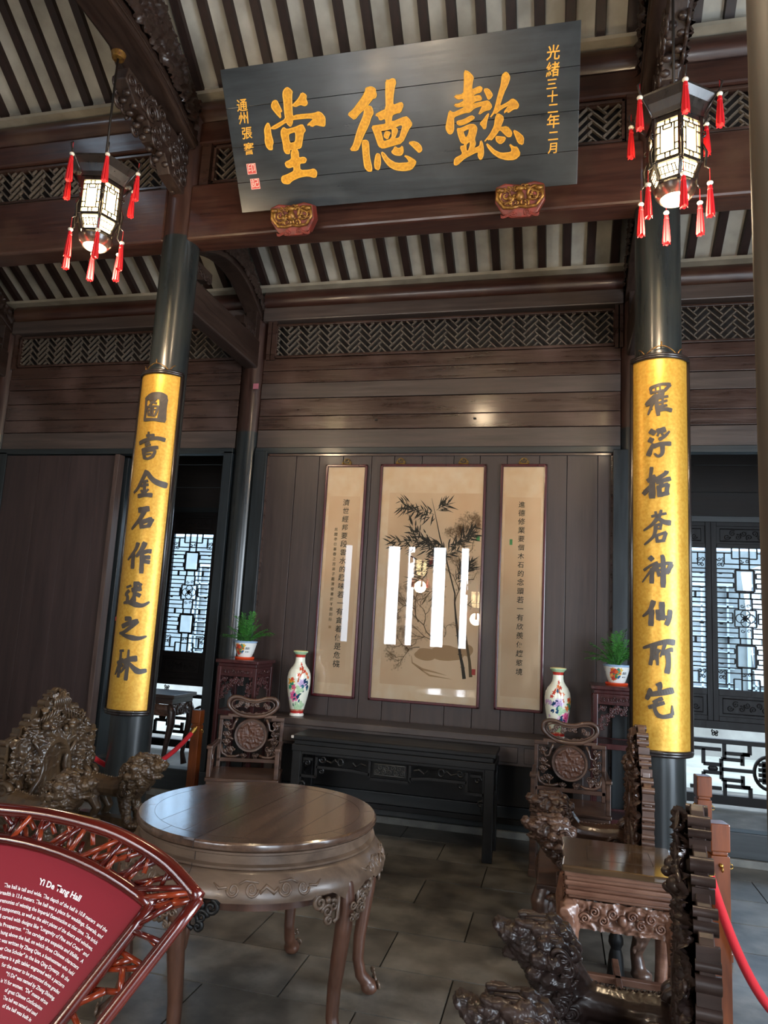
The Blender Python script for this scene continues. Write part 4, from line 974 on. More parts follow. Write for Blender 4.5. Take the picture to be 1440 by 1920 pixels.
def lantern(x, y, z, ztop, rz, lab, group='hanging palace lanterns'):
    """z = height of the bottom disc"""
    t = empty('palace_lantern', (x, y, z), rz, lab, 'lantern', group)
    R = .135; hx = lambda k, r, zz: (r*cos(k*pi/3), r*sin(k*pi/3), zz)
    def hexring(m, r, z0, z1, th):
        for k in range(6):
            a = [hx(k, r, z0), hx(k+1, r, z0), hx(k+1, r-th, z0), hx(k, r-th, z0)]; b = [hx(k, r, z1), hx(k+1, r, z1), hx(k+1, r-th, z1), hx(k, r-th, z1)]
            m.add(a+b, [(0,1,2,3),(4,7,6,5),(0,4,5,1),(3,2,6,7),(1,5,6,2),(0,3,7,4)])
    m = MB()
    for k in range(6):
        m.bar(hx(k, R, .17), hx(k, R, .43), .022, .022); m.bar(hx(k, R*.98, .17), hx(k, R*.74, .085), .02, .018)
    hexring(m, R+.008, .165, .185, .02); hexring(m, R+.008, .405, .43, .025); hexring(m, R*.78, .07, .09, .03); 
    # upper neck
    hexring(m, R+.02, .43, .445, .05)
    obj('body_frame', m, W_lan, t, bevel=.002)
    # lit panels
    for k in range(6):
        a = hx(k, R-.006, .188); b = hx(k+1, R-.006, .188); c = hx(k+1, R-.006, .402); d = hx(k, R-.006, .402)
        obj('side_panel', MB().add([a, b, c, d], [(0, 1, 2, 3)]), M_lamp, t, fixn=False)
        a2 = hx(k, R*.78-.006, .09); b2 = hx(k+1, R*.78-.006, .09); c2 = hx(k+1, R-.010, .166); d2 = hx(k, R-.010, .166)
        obj('lower_panel', MB().add([a2, b2, c2, d2], [(0, 1, 2, 3)]), M_lamp, t, fixn=False)
        # fretwork
        m = MB(); P0 = Vector(a); U = Vector(b)-P0; V = Vector(d)-P0; nrm = U.cross(V).normalized()*.008
        def s(u0, v0, u1, v1, th=.0062): m.bar(P0+U*u0+V*v0+nrm, P0+U*u1+V*v1+nrm, th, th)
        for (u0, v0, u1, v1) in ((.22,.12,.22,.88),(.78,.12,.78,.88),(.22,.12,.78,.12),(.22,.88,.78,.88),(0.05,.3,.22,.3),(.05,.7,.22,.7),(.78,.3,.95,.3),(.78,.7,.95,.7),(.4,0,.4,.12),(.6,0,.6,.12),(.4,.88,.4,1),(.6,.88,.6,1),(.05,.12,.22,.12),(.78,.12,.95,.12),(.05,.88,.22,.88),(.78,.88,.95,.88),(.33,.76,.67,.76),(.33,.76,.33,.88),(.67,.76,.67,.88)): s(u0, v0, u1, v1)
        P0 = Vector(a2); U = Vector(b2)-P0; V = Vector(d2)-P0; U = U*1.1; nrm = U.cross(V).normalized()*.006
        for (u0, v0, u1, v1) in ((.1,.25,.9,.25),(.1,.75,.9,.75),(.3,.05,.3,.75),(.7,.05,.7,.75),(.5,.25,.5,.95),(.15,.25,.15,.75),(.85,.25,.85,.75)): s(u0, v0, u1, v1, .004)
        obj('fretwork', m, W_lan, t)
    # flared hexagonal eave
    m = MB(); prof = [(R+.02, .43), (R+.03, .455), (R+.052, .50), (R+.085, .535), (R+.088, .545), (R+.04, .53), (R-.01, .50), (R-.03, .56), (R-.06, .575)]
    for j in range(len(prof)-1):
        for k in range(6):
            m.add([hx(k, prof[j][0], prof[j][1]), hx(k+1, prof[j][0], prof[j][1]), hx(k+1, prof[j+1][0], prof[j+1][1]), hx(k, prof[j+1][0], prof[j+1][1])], [(0,1,2,3)])
    obj('eave', m, W_lan, t)
    for k in range(6):
        m = MB()
        m.tube([hx(k, R+.02, .44), hx(k, R+.06, .50), hx(k, R+.10, .555), hx(k, R+.115, .60), hx(k, R+.10, .615)], [.007, .007, .006, .005, .004], 6)
        obj('upper_hook', m, W_lan, t, smooth=True); m = MB(); m.tube([hx(k, R+.0, .30), hx(k, R+.03, .22), hx(k, R+.022, .14), hx(k, R+.045, .12)], [.006, .008, .006, .004], 6)
        m.spiral(lambda u, v, w: (u*cos(k*pi/3), u*sin(k*pi/3), v), R+.012, .33, .022, 1.4, pi, 1, .006)
        obj('corner_hook', m, W_lan, t, smooth=True)
    obj('bottom_ring', MB().lathe([(.10, .07), (.108, .055), (.10, .03), (.088, .012), (.076, .0), (.070, .004), (.078, .02), (.085, .05)], 40), W_lan, t, smooth=40)
    obj('light_disc', MB().lathe([(.0, .006), (.072, .006), (.073, .010), (.0, .0105)], 36, cap=False), M_disc, t)
    m = MB().tube([(0,0,.57), (0,0,.62)], .012, 8).tube([(0, 0, .62), (0, 0, ztop-z)], .008, 8)
    m.ell((0,0,.60), .02, 10, 8); obj('hanging_rod', m, M_iron, t, smooth=True)
    m = MB().lathe([(.01, ztop-z-.02), (.04, ztop-z-.02), (.05, ztop-z+.02), (.03, ztop-z+.04)], 20)
    obj('ceiling_hook', m, M_oldgold, t, smooth=40)
    for k in range(6):
        for (r, zz) in ((R+.10, .612), (R+.045, .118)):
            e = bpy.data.objects.new('tassel', TA[2]); COL.objects.link(e); e.parent = t; e.location = hx(k+.0, r, zz)
            for nm, me in (('cord', TA[0]), ('bead', TA[1])):
                q = bpy.data.objects.new(nm, me); COL.objects.link(q); q.parent = e
    l = bpy.data.lights.new('lantern_bulb', 'POINT'); l.energy = 26; l.color = (1.0, .78, .5); l.shadow_soft_size = .12
    o = bpy.data.objects.new('lantern_bulb', l); COL.objects.link(o); o.location = (x, y, z-.14)
    return t
lantern(-3.0, 3.8, 4.03, 5.44, .18, 'lit hexagonal lantern with red tassels left of the signboard')
lantern(.57, 3.8, 4.03, 5.60, .62, 'lit hexagonal lantern with red tassels right of the signboard')
lantern(-1.15, 2.35, 4.98, 6.6, .2, 'hexagonal lantern hanging above the middle of the hall, over the top edge of the view')
lantern(-2.76, -1.7, 2.6, 5.9, .2, 'hexagonal lantern near the front doors behind the visitor, left one')
lantern(-1.6, -1.7, 2.0, 5.9, .4, 'hexagonal lantern near the front doors behind the visitor, middle one')

# ================================================================ REAR FURNITURE
# long altar shelf
t = empty('altar_shelf', (-1.2, 6.22, 0), label='long narrow brown altar shelf against the screen wall', cat='shelf table')
obj('top_board', MB().box(-1.285, -.17, .79, 1.43, .17, .845), W_altar, t, bevel=.006)
m = MB().box(-1.25, -.13, .62, 1.40, -.10, .79); obj('drawer_front', m, W_altar, t, bevel=.003)
m = MB()
for k in range(6):
    x0 = -1.20+.43*k; m.box(x0, -.145, .645, x0+.38, -.132, .765)
obj('raised_panel', m, W_altar, t, bevel=.004)
for x in (-1.23, 1.37):
    obj('leg', MB().box(x-.04, -.13, 0, x+.04, .13, .79), W_altar, t, bevel=.006)
obj('back_board', MB().box(-1.2, .10, .26, 1.34, .12, .62), W_blk, t)
obj('low_rail', MB().box(-1.2, -.10, .16, 1.34, -.06, .20), W_blk, t, bevel=.004)

# black table in front of it
def bk(m, x0, z0, x1, z1, y, w=.022): m.bar((x0, y, z0), (x1, y, z1), .02, w, up=(0, 1, 0))
t = empty('black_table', (-1.245, 5.81, 0), label='black lacquered table with fretwork apron in front of the altar shelf', cat='table')
hw, hd = .81, .20
obj('table_top', MB().box(-hw, -hd, .74, hw, hd, .775), W_blk, t, bevel=.008)
m = MB().box(-hw+.02, -hd+.015, .705, hw-.02, hd-.015, .74).box(-hw+.005, -hd+.005, .655, hw-.005, hd-.005, .705)
obj('waist', m, W_blk, t, bevel=.005)
for sx in (-1, 1):
    for sy in (-1, 1):
        obj('leg', MB().box(sx*(hw-.01), sy*(hd-.01), 0, sx*(hw-.085), sy*(hd-.07), .66), W_blk, t, bevel=.006)
m = MB(); y = -hd+.03
bk(m, -hw+.08, .645, hw-.08, .645, y, .018)
for s in (-1, 1):
    f = lambda u, v, w: (s*u, y+w, v)
    X = hw-.085
    for (a, b, c, d) in ((X, .64, X, .42), (X-.02, .60, X-.02, .60), (X, .47, X-.13, .47), (X-.13, .47, X-.13, .62), (X-.13, .545, .42, .545), (.42, .545, .30, .545), (.16, .53, .30, .545), (.16, .63, .16, .50), (.0, .50, .16, .50), (X-.02, .60, X-.10, .60)):
        bk(m, s*a, b, s*c, d, y)
    m.spiral(f, X-.05, .57, .03, 1.4, 0, 1, .01); m.spiral(f, X-.17, .515, .025, 1.3, 1, 1, .01)
    m.spiral(f, X-.18, .605, .03, 1.4, 0, -1, .01); m.tube([f(X-.20, .60, 0), f(X-.25, .585, 0), f(X-.28, .61, 0), f(X-.31, .585, 0)], .009, 6)
    m.tube([f(.40+.022*cos(k*pi/6), .595+.026*sin(k*pi/6), 0) for k in range(12)], .008, 6, closed=True)
    m.tube([f(.30, .60, 0), f(.27, .575, 0), f(.23, .60, 0), f(.19, .59, 0)], .01, 6); m.spiral(f, X-.02, .40, .03, 1.2, 0, 1, .011); m.ell(f(X-.01, .37, 0), (.012, .01, .04), 8, 6)
obj('fret_apron', m, W_blk, t, bevel=.002)
m = MB().box(-.13, y-.004, .53, .13, y+.006, .62)
obj('centre_panel', m, W_blk, t)
m = MB(); f = lambda u, v, w: (u, y-.008-w, v)
for k in range(9): m.spiral(f, -.10+.025*k, .575+(.018 if k % 2 else -.016), .022, 1.5, k, 1 if k % 2 else -1, .005)
m.tube([f(-.12, .535, 0), f(.12, .535, 0), f(.12, .615, 0), f(-.12, .615, 0)], .005, 5, closed=True)
obj('panel_carving', m, wood('worn_black_edge', '1c1b19', '3c3a34', .5), t, smooth=True)
m = MB()
for sx in (-1, 1):
    for (z0, z1, y0, y1) in ((.60, .60, -hd+.06, hd-.06), (.47, .47, -hd+.06, -.04), (.47, .47, .04, hd-.06), (.47, .60, -.04, -.04), (.47, .60, .04, .04)): m.bar((sx*(hw-.03), y0, z0), (sx*(hw-.03), y1, z1), .02, .02)
obj('side_fret', m, W_blk, t)
obj('worn_corner', MB().box(-hw-.001, -hd-.001, .752, -hw+.02, -hd+.05, .772), plain('worn_white_corner', 'b8b4aa', .7), t)

# vases with painted flowers (colour attribute = the painted enamel)
def vase_mesh(seed, mirror):
    prof = [(0,0),(.062,0),(.064,.012),(.058,.022),(.057,.035),(.066,.075),(.082,.14),(.095,.21),(.103,.28),(.104,.33),(.098,.37),(.082,.405),(.062,.43),(.048,.455),(.043,.48),(.042,.51),(.046,.53),(.058,.545),(.066,.552),(.067,.562),(.060,.566),(.045,.560),(.04,.52)]
    # finer profile
    P = []
    for i in range(len(prof)-1):
        k = max(1, int((Vector(prof[i+1])-Vector(prof[i])).length/.0045))
        for j in range(k): P.append((prof[i][0]+(prof[i+1][0]-prof[i][0])*j/k, prof[i][1]+(prof[i+1][1]-prof[i][1])*j/k))
    P.append(prof[-1]); n = 140
    m = MB().lathe(P, n, cap=False); me = m.mesh('vase_body')
    rnd = random.Random(seed); white = srgb('e9ead9')
    items = []
    def flower(a, z, r, c1, c2, c3): items.append(('f', a, z, r, srgb(c1), srgb(c2), srgb(c3), rnd.random()*6))
    def leafs(a, z, r, n_, cs):
        for _ in range(n_): items.append(('l', a+rnd.uniform(-r, r)/.1, z+rnd.uniform(-r, r), rnd.uniform(.012, .02), srgb(rnd.choice(cs)), rnd.random()*3.1))
    def branch(pts, w_, c): items.append(('b', pts, w_, srgb(c)))
    s = -1 if mirror else 1
    A0 = -1.35
    branch([(A0-.1*s, .30), (A0+.0*s, .34), (A0+.25*s, .38), (A0+.3*s, .43)], .006, 'b5532a'); branch([(A0+.2*s, .37), (A0+.6*s, .40), (A0+.8*s, .36)], .004, 'b5532a')
    for (a, z) in ((.1,.41),(.35,.42),(.5,.39),(-.05,.36),(.7,.37),(.25,.45),(.85,.34)): items.append(('d', A0+a*s, z, .014, srgb(rnd.choice(('d8502a', 'e0703a', 'c03a28')))))
    flower(A0+.30*s, .285, .040, 'd8c4de', 'a98cc0', '8a68a8'); flower(A0-.42*s, .175, .046, 'e880a8', 'd03a78', 'b02058'); flower(A0+.12*s, .17, .03, 'f0e0e8', 'd8a0b8', 'c080a0') if mirror else None
    leafs(A0+.62*s, .245, .035, 9, ('1c4a70', '16365c', '2a6a78')); leafs(A0-.1*s, .165, .03, 8, ('1c4a70', '16365c', '1f5a5a')); leafs(A0-.45*s, .11, .03, 6, ('1c4a70', '2a6a50')); leafs(A0+.7*s, .30, .03, 5, ('2a6a50', '16365c'))
    for (a, z, c, r) in ((-.75, .30, 'e8a030', .030), (-.62, .27, '2a8a6a', .024), (-.45, .25, 'd87a40', .022), (-.85, .25, '3a9a70', .02), (-.6, .32, 'd04a30', .016)): items.append(('d', A0+a*s, z, r, srgb(c)))
    for (a, z) in ((0, .09), (.25, .07), (.45, .10), (-.2, .06), (.05, .23)): items.append(('w', A0+a*s, z, .04, srgb('bcd8b0')))
    for k in range(16): items.append(('d', rnd.uniform(1, 4.6), rnd.uniform(.08, .4), rnd.uniform(.008, .02), srgb(rnd.choice(('d05a80', '2a6a50', 'c0a0c8', 'd8702a', '1c4a70')))))
    ca = me.color_attributes.new('paint', 'FLOAT_COLOR', 'POINT')
    for i, v in enumerate(me.vertices):
        x, y, z = v.co; r = sqrt(x*x+y*y); a = atan2(y, x); c = white
        for it in items:
            if it[0] == 'b':
                pts = it[1]
                for q in range(len(pts)-1):
                    (a0, z0), (a1, z1) = pts[q], pts[q+1]; ux = (a1-a0)*.1; uz = z1-z0; px = ((a-a0+pi) % (2*pi)-pi)*.1; pz = z-z0
                    tt = max(0, min(1, (px*ux+pz*uz)/(ux*ux+uz*uz+1e-9))); 
                    if (px-ux*tt)**2+(pz-uz*tt)**2 < it[2]**2: c = it[3]
                continue
            da = (a-it[1]+pi) % (2*pi)-pi; dx = da*.1; dz = z-it[2]
            if abs(dx) > .06 or abs(dz) > .06: continue
            d = sqrt(dx*dx+dz*dz); th = atan2(dz, dx)
            if it[0] == 'f':
                rr = it[3]*(1+.14*cos(7*th+it[7]))
                if d < rr:
                    q = d/rr; c = it[4] if (q > .72 or (q*9+cos(5*th)*.9) % 3 < 1.3) else (it[5] if q > .25 else it[6])
            elif it[0] == 'd':
                if d < it[3]*(1+.3*cos(5*th)): c = it[4]
            elif it[0] == 'w':
                if d < it[3]*(.8+.3*cos(3*th)): c = it[4] if (d*300) % 3 > .7 else srgb('8ab090')
            else:
                cu, su = cos(it[5]), sin(it[5]); lx = dx*cu+dz*su; lz = -dx*su+dz*cu
                if (lx/it[3])**2+(lz/(it[3]*.5))**2 < 1: c = it[4]
        if .026 < z < .058: c = srgb('b02a26') if z < .048 or (a*14) % 2 < 1 else srgb('c8a888')
        if z < .026: c = srgb('e8e6dc')
        if .508 < z < .53: c = srgb('b83a30')
        if z > .532 and r > .04: c = srgb('a8c8a0') if z < .56 else srgb('d8c890')
        ca.data[i].color = c
    return me
def colmat(name, rough=.15):
    m, nt, p = newmat(name); a = nt.nodes.new('ShaderNodeAttribute'); a.attribute_name = 'paint'; nt.links.new(a.outputs['Color'], p.inputs['Base Color']); p.inputs['Roughness'].default_value = rough
    p.inputs['Coat Weight'].default_value = .5; p.inputs['Coat Roughness'].default_value = .05; return m
M_porc = colmat('painted_porcelain')
for (x, y, sd, mr, lab) in ((-2.235, 6.19, 3, False, 'tall painted porcelain vase on the left end of the altar shelf'), (.005, 6.19, 5, True, 'tall painted porcelain vase on the right end of the altar shelf, behind the armchair')):
    o = obj('porcelain_vase', vase_mesh(sd, mr), M_porc, smooth=True, loc=(x, y, .846), rot=(0, 0, .15), label=lab, cat='vase', group='pair of painted vases')

# plant stands and potted palms
def carvrow(m, f, x0, x1, z, n, r, seed=0, th=.005):
    rnd = random.Random(seed)
    for k in range(n): m.spiral(f, x0+(x1-x0)*(k+.5)/n, z+rnd.uniform(-r, r)*.3, r*rnd.uniform(.8, 1.1), 1.5, rnd.random()*6, rnd.choice((-1, 1)), th)
def plant_stand(loc, lab):
    t = empty('plant_stand', loc, 0, lab, 'plant stand', 'carved plant stands'); h = .185; H = 1.31
    obj('stand_top', MB().box(-h-.015, -h-.015, H-.03, h+.015, h+.015, H).box(-h+.005, -h+.005, H-.06, h-.005, h-.005, H-.03), W_stand, t, bevel=.006)
    for sx in (-1, 1):
        for sy in (-1, 1): obj('leg', MB().box(sx*h, sy*h, 0, sx*(h-.035), sy*(h-.035), H-.06), W_stand, t, bevel=.005)
    for (a, b) in ((H-.14, H-.06), (.84, .88), (.30, .34)):
        m = MB(); m.box(-h+.02, -h+.004, a, h-.02, -h+.022, b).box(-h+.02, h-.022, a, h-.02, h-.004, b).box(-h+.004, -h+.02, a, -h+.022, h-.02, b).box(h-.022, -h+.02, a, h-.004, h-.02, b)
        obj('rail_frame', m, W_stand, t, bevel=.003)
    obj('shelf', MB().box(-h+.02, -h+.02, .86, h-.02, h-.02, .875).box(-h+.02, -h+.02, .31, h-.02, h-.02, .325), W_stand, t)
    faces = [lambda u, v, w: (u, -h-.001-w, v), lambda u, v, w: (h+.001+w, u, v), lambda u, v, w: (-h-.001-w, u, v)]
    for i, f in enumerate(faces):
        m = MB(); carvrow(m, f, -.11, .11, H-.10, 5, .022, 3+i, .004); m.tube([f(-.14, H-.10, 0), f(-.12, H-.085, 0), f(.12, H-.085, 0), f(.14, H-.10, 0), f(.12, H-.118, 0), f(-.12, H-.118, 0)], .003, 5, closed=True)
        ff = lambda u, v, w: f(u, v, w-.014)
        rnd = random.Random(i)
        for k in range(70):
            u = rnd.uniform(-.145, .145); dep = .05+.17*abs(u/.145)**1.5; v = H-.15-rnd.random()*dep
            m.spiral(ff, u, v, rnd.uniform(.010, .017), 1.3, rnd.random()*6, rnd.choice((-1, 1)), .0055)
        obj('openwork_carving', m, W_stand, t, smooth=True, kind='stuff')
    return t
plant_stand((-2.70, 6.07, 0), 'tall carved red-brown plant stand left of the altar shelf')
plant_stand((.455, 6.09, 0), 'tall carved red-brown plant stand right of the altar shelf, half behind the column')
def pot_mesh():
    prof = [(0,.018),(.060,.018),(.066,.03),(.078,.06),(.090,.10),(.098,.135),(.100,.148),(.106,.152),(.106,.16),(.096,.162),(.090,.155),(.085,.14),(0,.13)]
    P = []
    for i in range(len(prof)-1):
        k = max(1, int((Vector(prof[i+1])-Vector(prof[i])).length/.005))
        for j in range(k): P.append((prof[i][0]+(prof[i+1][0]-prof[i][0])*j/k, prof[i][1]+(prof[i+1][1]-prof[i][1])*j/k))
    P.append(prof[-1]); me = MB().lathe(P, 110, cap=False).mesh('pot_body'); rnd = random.Random(4)
    it = [(-1.57+rnd.uniform(-.55, .35), rnd.uniform(.05, .125), rnd.uniform(.008, .02), srgb(rnd.choice(('2a7a5a', 'd8622a', 'e0b030', '2a5a90', 'c03a38', '3a8a70', 'e8a050')))) for _ in range(34)]
    it += [(rnd.uniform(0, 3.5), rnd.uniform(.05, .125), rnd.uniform(.006, .014), srgb(rnd.choice(('2a7a5a', 'd8622a', '2a5a90')))) for _ in range(20)]
    ca = me.color_attributes.new('paint', 'FLOAT_COLOR', 'POINT')
    for i, v in enumerate(me.vertices):
        x, y, z = v.co; a = atan2(y, x); c = srgb('e6e8e4')
        for (aa, zz, r, cc) in it:
            da = (a-aa+pi) % (2*pi)-pi
            if (da*.09)**2+(z-zz)**2 < r*r*(1+.4*cos(5*atan2(z-zz, da*.09))): c = cc
        da = a+1.57
        if .45 < da < .95 and .06 < z < .125 and (z*1000) % 10 < 5 and (da*10) % 1.6 < .8: c = srgb('404850')
        if z > .145: c = srgb('9ab8d8')
        ca.data[i].color = c
    return me
POT = pot_mesh(); M_leaf = plain('palm_leaf_green', '2c6426', .45, noise_sc=20, c2='4c8c3c', spec=.4); M_saucer = plain('orange_saucer', 'c8401c', .35)
M_soil = plain('soil', '2a201a', .9)
def frond(rnd, k):
    m = MB(); az = k*2.4+rnd.uniform(-.3, .3); ln = rnd.uniform(.17, .29); tilt = rnd.uniform(.15, .95); pts = []
    for i in range(9):
        s = i/8; out = ln*(sin(tilt)*s+.25*s*s*tilt); up = ln*(cos(tilt)*s+.15*s-.42*s*s*tilt)
        pts.append(Vector((cos(az)*out*.9, sin(az)*out*.9, .12+up)))
    m.tube(pts, [.0028, .001], 4)
    side = Vector((-sin(az), cos(az), 0))
    for i in range(3, 9):
        for sg in (-1, 1):
            for sub in (0, .5):
                j = min(8, i+sub); p = pts[int(j)].lerp(pts[min(8, int(j)+1)], j-int(j)); t = (pts[min(8, i+1 if i < 8 else 8)]-pts[i-1]).normalized()
                d = (side*sg*.9+t*.9+Vector((0, 0, rnd.uniform(-.25, .15)))).normalized(); L = rnd.uniform(.05, .085)*(1-.35*abs(i-5.5)/3); wv = t.cross(d).cross(d).normalized()*.0042
                q = p+d*L*.5; e = p+d*L+Vector((0, 0, -.012)); m.add([p, q+wv, e, q-wv], [(0, 1, 2, 3)])
    return m
def palm(loc, lab, seed):
    t = empty('potted_palm', loc, 0, lab, 'potted plant', 'potted palms on stands'); rnd = random.Random(seed)
    obj('pot', POT, M_porc, t, smooth=True); obj('saucer', MB().lathe([(0,0),(.082,0),(.088,.012),(.084,.022),(.06,.02),(0,.02)], 40, cap=False), M_saucer, t, smooth=40)
    obj('soil', MB().lathe([(0,.142),(.088,.14)], 24, cap=False), M_soil, t)
    for k in range(30): obj('frond', frond(rnd, k), M_leaf, t, fixn=False)
palm((-2.72, 6.07, 1.31), 'potted palm in a painted pot on the left plant stand', 1)
palm((.455, 6.09, 1.31), 'potted palm in a painted pot on the right plant stand', 2)

# ================================================================ ROUND TABLE
t = empty('round_table', (-1.30, 3.20, 0), label='round rosewood table made of two half tables, with carved apron and curved legs', cat='table')
RT = .53; HT = .84
SEAM = atan2(3.76-2.73, -1.31+1.40)            # seam direction
def halfdisc(side):
    m = MB(); n = 40; z0, z1 = HT-.035, HT; g = .0012*side
    c, s_ = cos(SEAM), sin(SEAM); nx, ny = -s_*side, c*side
    prof = [(RT-.012, z0), (RT-.002, z0+.008), (RT, z0+.018), (RT-.003, z1-.006), (RT-.010, z1)]
    a0 = SEAM if side > 0 else SEAM+pi
    vs = []; fs = []
    for (r, z) in prof:
        for i in range(n+1):
            a = a0+pi*i/n; vs.append((r*cos(a)+nx*.001, r*sin(a)+ny*.001, z))
    for j in range(len(prof)-1):
        for i in range(n): fs.append((j*(n+1)+i, j*(n+1)+i+1, (j+1)*(n+1)+i+1, (j+1)*(n+1)+i))
    fs.append(tuple(i for i in range(n, -1, -1))); k = (len(prof)-1)*(n+1); fs.append(tuple(k+i for i in range(n+1)))
    m.add(vs, fs); return m
for s in (1, -1):
    obj('half_top', halfdisc(s), W_table, t, smooth=30)
# inlaid rim joint and board joints: fine grooves drawn as thin dark fillets
M_joint = plain('dark_joint', '241914', .6)
m = MB(); m.tube([(.455*cos(k*pi/40), .455*sin(k*pi/40), HT-.0006) for k in range(80)], .0012, 4, closed=True)
c_, s_ = cos(SEAM), sin(SEAM)
for off in (-.30, -.15, .10, .26):
    L = sqrt(.455**2-off**2); m.bar((-s_*off-c_*L, c_*off-s_*L, HT-.0004), (-s_*off+c_*L, c_*off+s_*L, HT-.0004), .0016, .0014)
for a in range(8):
    an = SEAM+pi/8+a*pi/4; m.bar((.455*cos(an), .455*sin(an), HT-.0004), (.525*cos(an+.05), .525*sin(an+.05), HT-.0004), .0015, .0014)
obj('inlay_joints', m, M_joint, t)
obj('waist_ring', MB().lathe([(RT-.05, HT-.10), (RT-.012, HT-.10), (RT-.004, HT-.094), (RT-.004, HT-.086), (RT-.022, HT-.080), (RT-.022, HT-.050), (RT-.010, HT-.044), (RT-.010, HT-.036), (RT-.05, HT-.035)], 96, cap=False), W_apron, t, smooth=35)
# bulging apron with cusped lower edge
def apron_r(v): return RT-.006+.052*sin(min(1, v/.11)*pi*.62)
LEGA = [radians(v) for v in (34, 90, 150, 208, 262, 334)]
def ap_bot(a):
    e = min(abs((a-q+pi) % (2*pi)-pi) for q in LEGA)/(pi/3)
    return .085+.055*max(0, 1-e/.16)**1.0+(.012 if e > .3 else 0)
m = MB(); n = 240; vs = []; fs = []; R_ = 10
for i in range(n):
    a = 2*pi*i/n; b = ap_bot(a)
    for j in range(R_+1):
        v = b*j/R_; r = apron_r(v); vs.append((r*cos(a), r*sin(a), HT-.10-v))
    for j in range(R_+1):
        v = b*(R_-j)/R_; r = apron_r(v)-.018; vs.append((r*cos(a), r*sin(a), HT-.10-v))
K = 2*(R_+1)
for i in range(n):
    i2 = (i+1) % n
    for j in range(K): fs.append((i*K+j, i2*K+j, i2*K+(j+1) % K, i*K+(j+1) % K))
m.add(vs, fs); obj('apron', m, W_apron, t, smooth=50)
m = MB()
for an in (SEAM, SEAM+pi):
    m.tube([((apron_r(v)+.0005)*cos(an), (apron_r(v)+.0005)*sin(an), HT-.10-v) for v in (.0, .03, .06, .09, .12)], .0016, 5); m.tube([((RT-.003)*cos(an), (RT-.003)*sin(an), z) for z in (HT-.096, HT-.086)], .0016, 5); m.tube([((RT-.021)*cos(an), (RT-.021)*sin(an), z) for z in (HT-.08, HT-.05)], .0016, 5); m.tube([((RT)*cos(an), (RT)*sin(an), z) for z in (HT-.034, HT-.006)], .0016, 5)
obj('half_joint', m, M_joint, t)
# inner ring rail seen below the apron
obj('inner_rail', MB().lathe([(RT-.10, .575), (RT-.07, .575), (RT-.07, .625), (RT-.10, .625), (RT-.10, .575)], 80, cap=False), W_leg, t, smooth=35)
for k in range(6):
    a = LEGA[k]; b_ = LEGA[(k+1) % 6]; am = a+((b_-a) % (2*pi))/2
    # carved medallion between the legs
    m = MB()
    def f(u, v, w, am=am):
        an = am+u/.575; r = apron_r(v)+w; return (r*cos(an), r*sin(an), HT-.10-v)
    for s in (-1, 1):
        m.spiral(f, s*.135, .052, .024, 1.6, 0 if s > 0 else pi, s, .006, -.001); m.spiral(f, s*.065, .05, .026, 1.7, pi if s > 0 else 0, -s, .006, -.001)
        m.tube([f(s*.16, .045, 0), f(s*.19, .05, 0), f(s*.215, .035, -.001)], [.005, .006, .003], 6)
        m.tube([f(s*.04, .03, 0), f(s*.09, .024, 0), f(s*.115, .035, 0)], .005, 6)
    m.tube([f(-.035, .062, 0), f(-.01, .04, 0), f(.02, .06, 0), f(.038, .045, 0)], [.006, .009, .009, .005], 6)
    obj('apron_scrollwork', m, W_apron, t, smooth=True)
    # leg: knee follows the apron, shin curves in, foot scroll flares out
    prof = [(.520, .70), (.545, .66), (.552, .60), (.546, .50), (.53, .38), (.515, .26), (.512, .16), (.53, .09), (.565, .05)]
    m = MB(); pts = [(r*cos(a), r*sin(a), z) for r, z in prof]
    m.tube(pts, [.026, .034, .037, .036, .033, .029, .027, .028, .030], 10)
    m.ell((.575*cos(a), .575*sin(a), .035), (.042, .042, .035), 10, 8)
    me = fused(m, .008, 'leg', 1); lg = obj('leg', me, W_leg, t)
    m = MB()
    def g(u, v, w, a=a):      # u sideways, v height, on the outside of the leg
        rr = .53+.05*(v-.16)/.5 if v > .16 else .545+(.16-v)*.2
        rr += .043+w; return (rr*cos(a)-sin(a)*u, rr*sin(a)+cos(a)*u, v)
    for s in (-1, 1):
        m.spiral(g, s*.018, .60, .018, 1.5, 0, s, .005, -.010); m.spiral(g, s*.016, .55, .015, 1.5, 2, s, .005, -.012)
        m.spiral(g, s*.02, .05, .022, 1.5, 0, s, .007, .0); m.spiral(g, s*.015, .10, .016, 1.5, 2, s, .005, -.01)
    obj('leg_carving', m, W_apron, lg, smooth=True, kind='stuff')
    # openwork spandrels on either side of the leg
    for s in (-1, 1):
        m = MB()
        def h(u, v, w, a=a, s=s):
            an = a+s*(.055+u)/.55; r = .562+w; return (r*cos(an), r*sin(an), v)
        m.tube([h(0, .655, 0), h(.10, .655, 0), h(.115, .635, 0)], .010, 6); m.spiral(h, .085, .62, .028, 1.5, pi/2, -1, .010)
        m.spiral(h, .05, .585, .026, 1.6, 0, 1, .009); m.spiral(h, .022, .60, .022, 1.4, 1, 1, .009); m.tube([h(.0, .655, 0), h(.0, .55, 0), h(.02, .54, 0)], .010, 6)
        m.spiral(h, .04, .55, .02, 1.4, 2, -1, .009); m.ell(h(.05, .625, 0), .014, 8, 6)
        obj('spandrel', m, W_blk if k == 4 and s > 0 else W_apron, t, smooth=True)

